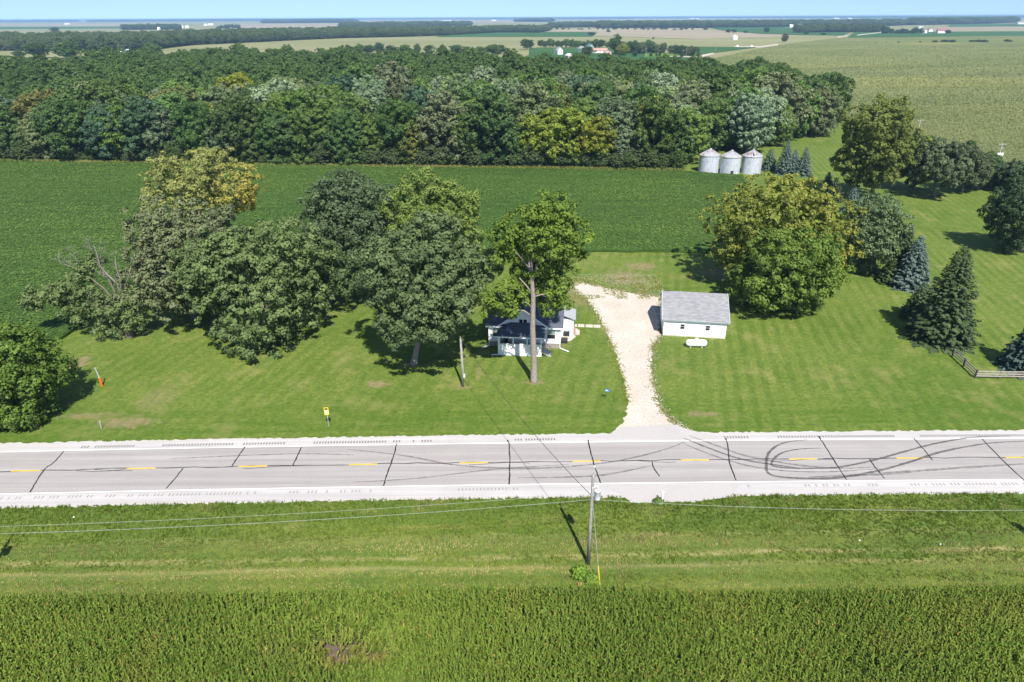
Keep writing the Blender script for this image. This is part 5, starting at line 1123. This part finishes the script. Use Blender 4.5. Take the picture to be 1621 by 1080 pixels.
d = MB().box(dx-0.5, dx+0.5, -0.07, 0.02, PZ, 2.8).build('door', TRIM, po); MB().box(dx-0.33, dx+0.33, -0.09, -0.06, 1.7, 2.6).build('pane', GLASS, po)
for x in (px0+1.2, px1-1.3):
    f = MB().box(x-0.6, x+0.6, -0.07, 0.0, 1.4, 2.65).build('window', TRIM, po); MB().box(x-0.5, x+0.5, -0.09, -0.06, 1.5, 2.55).build('pane', GLASS, po)
# steps
st = empty('steps', (0, 0, 0)); st.parent = house
for k in range(4): MB().box(px1+0.02+0.28*k, px1+0.32+0.28*k, -PD+0.15, -PD+1.35, 0.56-0.17*k, 0.61-0.17*k).build('step', DECKWOOD, st)
mb = MB()
for y in (-PD+0.12, -PD+1.38):
    mb.bar((px1+0.02, y, 0.58), (px1+1.25, y, -0.02), 0.05, 0.22)
    for k in range(4): mb.bar((px1+0.15+0.3*k, y, 0.5-0.16*k), (px1+0.15+0.3*k, y, 1.5-0.17*k), 0.05)
    mb.bar((px1+0.05, y, 1.55), (px1+1.2, y, 0.92), 0.06, 0.08)
mb.build('handrail', DECKWOOD, st)
# downspouts with their ground pipes
for a, b, top in (((-HW+0.08, -0.08, 0.12), (-HW-0.85, -0.75, 0.06), HH-0.35), ((HW-0.08, -0.08, 0.12), (HW+1.2, -0.95, 0.05), HH-0.35), ((px0-0.05, -PD-0.06, 0.12), (px0-1.0, -PD-0.15, 0.06), 2.85)):
    mb = MB(); mb.bar((a[0], a[1], top), a, 0.09); mb.bar(a, b, 0.11, 0.11); mb.build('downspout', TRIM, house)
mb = MB(); mb.box(-1.9, -1.4, HD/2+0.3, HD/2+0.8, HH+RR-0.6, HH+RR+0.9); mb.build('chimney', BLOCK, rf)
# rear entry wing
MB().box(HW+0.002, HW+1.7, 4.4, 7.6, 0, 2.6).build('entry_wall', SIDING, house)
mb = MB(); mb.add([(HW+0.002, 4.1, 3.3), (HW+2.0, 4.1, 2.6), (HW+2.0, 7.9, 2.6), (HW+0.002, 7.9, 3.3), (HW+0.002, 4.1, 3.42), (HW+2.0, 4.1, 2.72), (HW+2.0, 7.9, 2.72), (HW+0.002, 7.9, 3.42)], [(3,2,1,0),(4,5,6,7),(0,1,5,4),(1,2,6,5),(2,3,7,6),(3,0,4,7)]); mb.build('entry_roof', FARGREY, house)
for k in range(3): MB().box(HW+1.72+0.3*k, HW+2.02+0.3*k, 4.8, 6.2, 0, 0.54-0.17*k).build('step', plain('brick_red_step', (0.36, 0.17, 0.13)) if k == 0 else CONCRETE, house)
pad = poly_sheet('concrete_pad', [(HW+hc.x+dx_, hc.y+dy_) for dx_, dy_ in ((0.1, 1.6), (1.6, 1.9), (2.5, 3.4), (2.0, 5.0), (0.1, 5.2))], 0.03, CONCRETE)
MB().box(HW+0.05, HW+0.95, 1.7, 2.9, 0.0, 0.42).build('cellar_hatch', DARK, house)
# porch chair seen through the opening
q = Vector((px0+0.9, -1.3, PZ)); ch = empty('porch_chair', house.matrix_basis @ q, hang+0.4, 'dark chair inside the front porch behind its half wall', 'chair')
MB().box(-0.3, 0.3, -0.3, 0.3, 0.40, 0.46).build('seat', DARK, ch); MB().box(-0.3, 0.3, 0.24, 0.3, 0.46, 1.05).build('backrest', DARK, ch)
for sx in (-0.27, 0.27):
    for sy in (-0.27, 0.27): MB().bar((sx, sy, 0), (sx, sy, 0.42), 0.05).build('leg', DARK, ch)
# air conditioner
q = at(897, 531.5); t = empty('air_conditioner', q, hang, 'dark square air conditioner on the grass beside the white house', 'air conditioner')
MB().box(-0.42, 0.42, -0.42, 0.42, 0.08, 0.82).build('cabinet', DARK, t); MB().box(-0.5, 0.5, -0.5, 0.5, 0, 0.08).build('pad', CONCRETE, t)
mb = MB(); mb.lathe([(0.34, 0.822), (0.34, 0.86), (0.29, 0.86), (0.29, 0.822)], 20); mb.lathe([(0.1, 0.822), (0.1, 0.85), (0, 0.85)], 12); mb.build('fan_grille', STEEL, t)
# walkway slabs
wk = None
for i, (a, b, w) in enumerate(((909.5, 913.5, 0.8), (915, 925, 0.95), (927, 938.5, 0.95), (939.5, 950.5, 0.95))):
    p, q = at(a, 515.5+0.04*(a-909)), at(b, 515.5+0.04*(b-909)); m = (p+q)/2; L = (q-p).length/2
    mb = MB().box(-L, L, -w/2, w/2, -0.02, 0.05); s = mb.build('slab', CONCRETE, wk); s.location = (m.x, m.y, 0.01); s.rotation_euler = (0, 0, R(-7)+0.03*(i % 2))
    if wk is None: pass
    tag(s, ('small cracked concrete slab nearest the house steps', 'second concrete slab of the walkway from the house', 'third concrete slab of the walkway from the house', 'last concrete slab of the walkway, nearest the driveway')[i], 'paving slab', 'slabs of the side walkway')

# ------------------------------------------------------------------ utility poles and wires
shadow_tip = at(891, 804.5); PH = zat(943, 752, pole_b.y).z
def wire(name, label, a, b, sag, r=0.012, mat=CABLE, n=20, group=None):
    a, b = Vector(a), Vector(b); pts = [a.lerp(b, i/n) - Vector((0, 0, sag*4*(i/n)*(1-i/n))) for i in range(n+1)]
    o = MB().tube(pts, r, 5).build(name, mat); return tag(o, label, 'power line', group)
def make_pole(base, label, h, cans=1, rz=0.0, guy=True):
    t = empty('utility_pole', base, rz, label, 'utility pole')
    MB().tube([(0, 0, -0.2), (0, 0, h*0.5), (0, 0, h-0.1), (0, 0, h)], [0.17, 0.145, 0.115, 0.10], 12).build('pole', POLEWOOD, t, True)
    MB().bar((0.02, 0, h-0.25), (0.06, 0, h+0.75), 0.05).build('pin', STEEL, t)
    MB().lathe([(0.06, 0), (0.09, 0.08), (0.05, 0.16), (0.0, 0.2)], 10, (0.06, 0, h+0.72)).build('insulator', PORCELAIN, t, True)
    can = MB().lathe([(0.0, 0), (0.24, 0.02), (0.25, 0.06), (0.25, 0.82), (0.27, 0.84), (0.27, 0.9), (0.12, 0.98), (0, 1.0)], 18, (0.42, -0.05, h-2.35)).build('transformer', CANGREY, t, True)
    MB().lathe([(0.05, 0), (0.07, 0.1), (0.04, 0.2), (0.06, 0.3), (0.0, 0.36)], 10, (0.42, -0.05, h-1.38)).build('bushing', PORCELAIN, can, True)
    MB().box(0.1, 0.24, -0.06, 0.06, h-2.1, h-1.7).build('bracket', STEEL, t)
    MB().bar((-0.05, -0.1, h-1.2), (0.4, -0.15, h-0.9), 0.05).build('cutout_fuse', PORCELAIN, t)
    MB().lathe([(0.06, 0), (0.06, 0.2), (0, 0.22)], 8, (-0.18, 0, h-1.7)).build('insulator', PORCELAIN, t, True)
    MB().bar((-0.2, 0, h-1.72), (0.1, 0, h-1.72), 0.05).build('bracket', STEEL, t)
    MB().tube([(0.3, -0.1, h-2.4), (0.32, -0.14, h-2.75), (0.42, -0.14, h-2.72), (0.45, -0.05, h-2.36)], 0.025, 5).build('drip_loop', CABLE_DARK, t)
    return t
mp = make_pole(pole_b, 'weathered utility pole with grey transformer can between the road and the corn', PH)
ga = at(949.5, 925) - pole_b
MB().tube([(0.08, 0, PH-2.6), (ga.x, ga.y, 0)], 0.012, 5).build('guy_wire', CABLE, mp)
gt = Vector((0.08, 0, PH-2.6)); ge = Vector((ga.x, ga.y, 0)); MB().tube([ge, ge.lerp(gt, 0.22)], 0.04, 6).build('guy_guard', YELLOW, mp)
lp_b = at(20, 853) - (shadow_tip-pole_b); rp_b = at(1588, 817) - (shadow_tip-pole_b)
lp = make_pole(lp_b, 'utility pole just outside the left edge, its shadow on the verge', PH); rp = make_pole(rp_b, 'utility pole just outside the right edge, its shadow on the verge', PH)
def on(b, dz, dx=0.0): return (b.x+dx, b.y, PH+dz)
for nm, z0, sg, r in (('topmost wire', 0.85, 0.25, 0.006), ('middle wire', -1.75, 0.45, 0.008), ('lowest wire', zat(938, 791, pole_b.y).z-PH, 0.5, 0.010)):
    wire('power_line', nm+' running from the transformer pole to the left along the verge', on(pole_b, z0), on(lp_b, z0), sg, r)
    if nm != 'middle wire': wire('power_line', nm+' running from the transformer pole to the right along the verge', on(pole_b, z0), on(rp_b, z0), sg*1.1, r)
# service pole on the lawn
sb = at(733, 612); sh_ = zat(729, 533, sb.y).z
sp_ = empty('service_pole', sb, 0, 'short bare wooden pole on the lawn left of the house', 'pole')
MB().tube([(0, 0, -0.2), (-0.02, 0, sh_*0.5), (-0.08, 0, sh_)], [0.16, 0.14, 0.11], 10).build('pole', POLEWOOD, sp_, True)
MB().box(0.10, 0.3, -0.1, 0.1, 1.3, 1.75).build('meter_box', CANGREY, sp_); MB().bar((0.14, -0.08, 1.7), (0.06, -0.08, sh_-0.4), 0.05).build('conduit', STEEL, sp_)
wire('service_cable', 'dark service cable crossing the road from the transformer pole to the lawn pole', on(pole_b, -1.9, -0.15), (sb.x-0.07, sb.y, sh_-0.15), 0.9, 0.024, CABLE_DARK)
hw = house.matrix_basis @ Vector((-HW+1.0, -0.3, HH+0.3)); wire('service_cable', 'short service cable from the lawn pole to the house roof', (sb.x-0.07, sb.y, sh_-0.2), hw, 0.25, 0.015, CABLE_DARK)
# far poles with crossarms
def cross_pole(label, bpx, tpx, arms, cans):
    b = at(*bpx); h = zat(*tpx, b.y).z; t = empty('utility_pole', b, R(8), label, 'utility pole')
    MB().tube([(0, 0, -0.1), (0, 0, h)], [0.17, 0.11], 10).build('pole', POLEWOOD, t, True)
    for z, w in arms: MB().box(-w, w, -0.14, -0.04, h-z-0.07, h-z+0.07).build('crossarm', POLEWOOD, t)
    for x in (-1.1, -0.4, 0.4, 1.1): MB().lathe([(0.05, 0), (0.07, 0.12), (0, 0.2)], 8, (x, -0.09, h-arms[0][0]+0.07)).build('insulator', PORCELAIN, t)
    for x in cans: MB().lathe([(0.0, 0), (0.30, 0.03), (0.30, 1.0), (0.15, 1.12), (0, 1.14)], 14, (x, -0.25, h-3.6)).build('transformer', TANKPAINT, t, True)
cross_pole('pole with two crossarms and white transformer cans at the corn field edge', (1573, 276), (1585, 228), ((0.15, 1.35), (1.2, 0.9), (4.3, 1.0)), (-0.62, 0.0, 0.62))
cross_pole('slim pole with single crossarm against the corn field behind the lawn trees', (1446, 238), (1452, 190), ((0.15, 1.2),), ())
def thin_pole(px, y0, y1, label, group=None, dark=False):
    b = at(px, y0); h = zat(px, y1, b.y).z; t = empty('line_pole', b, 0, label, 'utility pole', group); MB().tube([(0, 0, 0), (0, 0, h)], [0.22, 0.16], 6).build('pole', POLEWOOD, t); MB().box(-1.2, 1.2, -0.08, 0.08, h-0.6, h-0.4).build('crossarm', POLEWOOD, t)
for px, y0, y1, lab in ((877.5, 87, 72, 'line pole beside the white farmhouse'), (1022, 91, 76, 'line pole at the near end of the farm lawn'), (1085.5, 91, 76, 'line pole at the far end of the farm lawn'), (1132.5, 83, 72, 'line pole where the farm track bends'), (1288, 63.5, 58, 'line pole along the corn field boundary'), (1337, 58.5, 51, 'line pole where the track passes the shelterbelt'),
                        (1081, 91, 79, 'first slim pole before the windbreak at the track'), (1101, 92, 82, 'second slim pole before the windbreak at the track')):
    thin_pole(px, y0, y1, lab)
for px, py, lab in ((1167, 74.6, 'small white post box on the track near the white bin'), (1189.5, 74.8, 'white box on the track right of the white bin')):
    b = at(px, py); t = empty('track_box', b, 0, lab, 'box'); MB().box(-1.3, 1.3, -1, 1, 0, 2.6).build('cabinet', FARWHITE, t); MB().box(-1.4, 1.4, -1.1, 1.1, 2.6, 2.8).build('lid', FARGREY, t)

# ------------------------------------------------------------------ posts and signs
b = at(521, 676); h = zat(518.5, 645, b.y).z; t = empty('marker_sign', b, R(6), 'yellow marker sign on a thin steel post at the roadside lawn', 'sign')
MB().tube([(0, 0, -0.1), (-0.05, 0, h-0.05)], 0.035, 6).build('post', STEEL, t); pl = MB().box(-0.30, 0.20, -0.07, -0.03, h-0.95, h).build('panel', YELLOW, t)
MB().box(-0.22, 0.10, -0.078, -0.071, h-0.28, h-0.06).build('dark_print', DARK, pl); MB().box(-0.15, 0.14, -0.078, -0.071, h-0.80, h-0.34).build('pale_print', FARWHITE, pl)
b = at(161.5, 611); h = zat(157.5, 582, b.y).z; t = empty('cable_marker', b, 0, 'grey post with bright orange lower half by the left lawn edge', 'marker post')
MB().tube([(0, 0, -0.1), (-0.04, 0, h*0.45)], 0.13, 8).build('sleeve', ORANGE, t); MB().tube([(-0.04, 0, h*0.45), (-0.22, 0, h)], 0.07, 8).build('post', STEEL, t)
b = at(160.5, 679); h = zat(162, 667, b.y).z; t = empty('short_post', b, 0, 'short grey steel post in the weeds by the road shoulder', 'post'); MB().tube([(0, 0, -0.1), (0.06, 0, h)], 0.05, 6).build('post', STEEL, t); MB().box(0.0, 0.12, -0.06, 0.06, h-0.02, h+0.05).build('cap', STEEL, t)
b = at(958, 632); h = zat(961, 616, b.y).z; t = empty('address_sign', b, R(-20), 'small blue number plate on a thin post beside the driveway', 'sign'); MB().tube([(0, 0, -0.1), (0.16, 0, h-0.05)], 0.025, 6).build('post', DARK, t); pl = MB().box(-0.08, 0.40, -0.04, -0.01, h-0.32, h+0.04).build('plate', BLUE, t)
for k in range(3): MB().box(0.0+0.11*k, 0.07+0.11*k, -0.047, -0.041, h-0.23, h-0.06).build('pale_print', FARWHITE, pl)
b = at(1047.5, 795.5); h = zat(1047.5, 779, b.y).z; t = empty('delineator_post', b, 0, 'white stubby post at the near edge of the road', 'post'); MB().tube([(0, 0, -0.1), (0.02, 0, h)], 0.09, 10).build('post', FARWHITE, t); MB().lathe([(0.10, 0), (0.10, 0.05), (0, 0.07)], 10, (0.02, 0, h)).build('cap', FARWHITE, t)
b = at(918, 928); t = empty('orange_marker', b, 0, 'small orange marker among the weeds at the foot of the transformer pole', 'marker'); MB().box(-0.14, 0.14, -0.05, 0.05, 0.05, 0.34).build('panel', plain('faded_orange', (0.50, 0.25, 0.11)), t); MB().bar((0, 0.08, -0.05), (0, 0.08, 0.5), 0.05).build('stake', POSTWOOD, t)
for px, py, lab in ((1360, 857, 'white litter scrap on the verge, larger one'), (1488, 863, 'small white litter scrap on the verge farther from the pole'), (117, 820, 'white litter scrap on the left verge below the wires')):
    b = at(px, py); o = MB().add([(-0.14, -0.1, 0.16), (0.12, -0.12, 0.2), (0.16, 0.08, 0.24), (-0.02, 0.12, 0.17), (-0.05, 0.0, 0.27)], [(0, 1, 4), (1, 2, 4), (2, 3, 4), (3, 0, 4), (3, 2, 1, 0)]).build('litter', FARWHITE); o.location = b; o.scale = (0.55, 0.55, 0.55); tag(o, lab, 'litter')

# ------------------------------------------------------------------ fence
fp = [at(*q) for q in ((1507.4, 564.5), (1525, 580.5), (1543.7, 598.8), (1581.5, 599.4), (1619, 599.8), (1657, 600.2))]
fence = empty('rail_fence', fp[2], 0, 'weathered three-rail wooden fence with a bend, near the tall spruce', 'fence'); o0 = fp[2]
for p in fp: MB().box(p.x-o0.x-0.09, p.x-o0.x+0.09, p.y-o0.y-0.09, p.y-o0.y+0.09, -0.1, 1.22).build('post', POSTWOOD, fence)
for a, b in zip(fp[:-1], fp[1:]):
    for z in (0.38, 0.70, 1.03):
        off = Vector((0.0, -0.11, 0)); MB().bar(a-o0+off+Vector((0, 0, z+random.uniform(-.02, .02))), b-o0+off+Vector((0, 0, z+random.uniform(-.02, .02))), 0.05, 0.15).build('rail', FENCEWOOD, fence)

# ------------------------------------------------------------------ small growth
def shrub(label, px, py, r, color, seed, name='shrub'):
    b = at(px, py); t = empty(name, b, 0, label, 'shrub'); me, LC = crown_mesh(name+'_leaves', seed, (0, 0, r*0.55), (r, r, r*0.6), 8, 10, 14, 0.10, 0.45, 0.28, -0.9)
    c = link(bpy.data.objects.new('foliage', me), t); c.color = (*color, 1); mb = MB()
    for q in LC[:6]: mb.tube([(0, 0, -0.05), q], [0.03, 0.012], 5)
    mb.build('stem', BARK, t)
shrub('leafy green bush round the foot of the transformer pole', 918, 912, 0.62, (0.115, 0.185, 0.026), 401); shrub('small bush beside the yellow guy guard', 936, 920, 0.5, (0.105, 0.165, 0.026), 402)
shrub('weedy clump beside the white stubby post', 1042, 796, 0.28, (0.075, 0.115, 0.03), 403)
# stones strewn along the driveway
rg = np.random.default_rng(55); n = 2400
dv = [at(*q) for q in dpx]; ex_ = np.array([[p.x, p.y] for p in dv]); i = rg.integers(6, len(dv)-1, n); f = rg.random((n, 1)); E = ex_[i]*(1-f)+ex_[i+1]*f
E = E + rg.normal(0, 0.38, (n, 2)); up = np.stack([rg.uniform(at(905, 440).x, at(1042, 440).x, 1900), rg.uniform(at(975, 470).y, at(975, 434).y, 1900)], 1); E = np.concatenate([E, up])
n = len(E); S = rg.uniform(0.03, 0.085, n); base = np.concatenate([E, np.full((n, 1), 0.02)], 1); V = np.empty((n, 5, 3))
for j in range(4): a = j*math.pi/2+rg.uniform(-.3, .3, n); V[:, j] = base+np.stack([np.cos(a)*S, np.sin(a)*S*0.8, np.zeros(n)], 1)
V[:, 4] = base+np.stack([rg.normal(0, 0.02, n), rg.normal(0, 0.02, n), S*0.45], 1); idx = np.arange(n)[:, None]*5
F = np.concatenate([idx+np.array([[a, (a+1) % 4, 4]]) for a in range(4)])
me = np_mesh('gravel', V.reshape(-1, 3), F, GRAVEL); tag(link(bpy.data.objects.new('gravel', me)), kind='stuff')

rg = np.random.default_rng(56); n = 1500; i = rg.integers(3, len(dv)-2, n); f = rg.random((n, 1)); E = ex_[i]*(1-f)+ex_[i+1]*f; E = E + rg.normal(0, 0.32, (n, 2))
up = np.stack([rg.uniform(at(905, 445).x, at(1044, 445).x, 2600), rg.uniform(at(975, 474).y, at(975, 440).y, 2600)], 1); up = up[vnoise(up[:, 0], up[:, 1], 0.55, 57) > 0.5]
E = np.concatenate([E, up]); tufts('grass', E, np.full(len(E), 0.13), None, np.full(len(E), 0.6), 0.5*vnoise(E[:, 0], E[:, 1], 0.6, 58), GRASSLEAF, (0.120, 0.160, 0.022), 59, 6, 0.05, 1.0)

# ------------------------------------------------------------------ alike things: say which one, counting from the left
ORD = 'first second third fourth fifth sixth seventh eighth ninth tenth eleventh twelfth thirteenth fourteenth fifteenth sixteenth seventeenth eighteenth nineteenth twentieth'.split()
def ordinal(i):
    return ORD[i] if i < 20 else ('twenty-'+ORD[i-20] if i < 29 else ('thirtieth' if i == 29 else ('thirty-'+ORD[i-30] if i < 39 else ('fortieth' if i == 39 else 'forty-'+ORD[i-40]))))
same = {}
for o in COL.objects:
    if o.parent is None and o.get('label'): same.setdefault(o['label'], []).append(o)
for lab, os_ in same.items():
    if len(os_) > 1:
        os_.sort(key=lambda o: proj(o.location)[0])
        for i, o in enumerate(os_): o['label'] = lab + ', ' + ordinal(i) + ' from left'
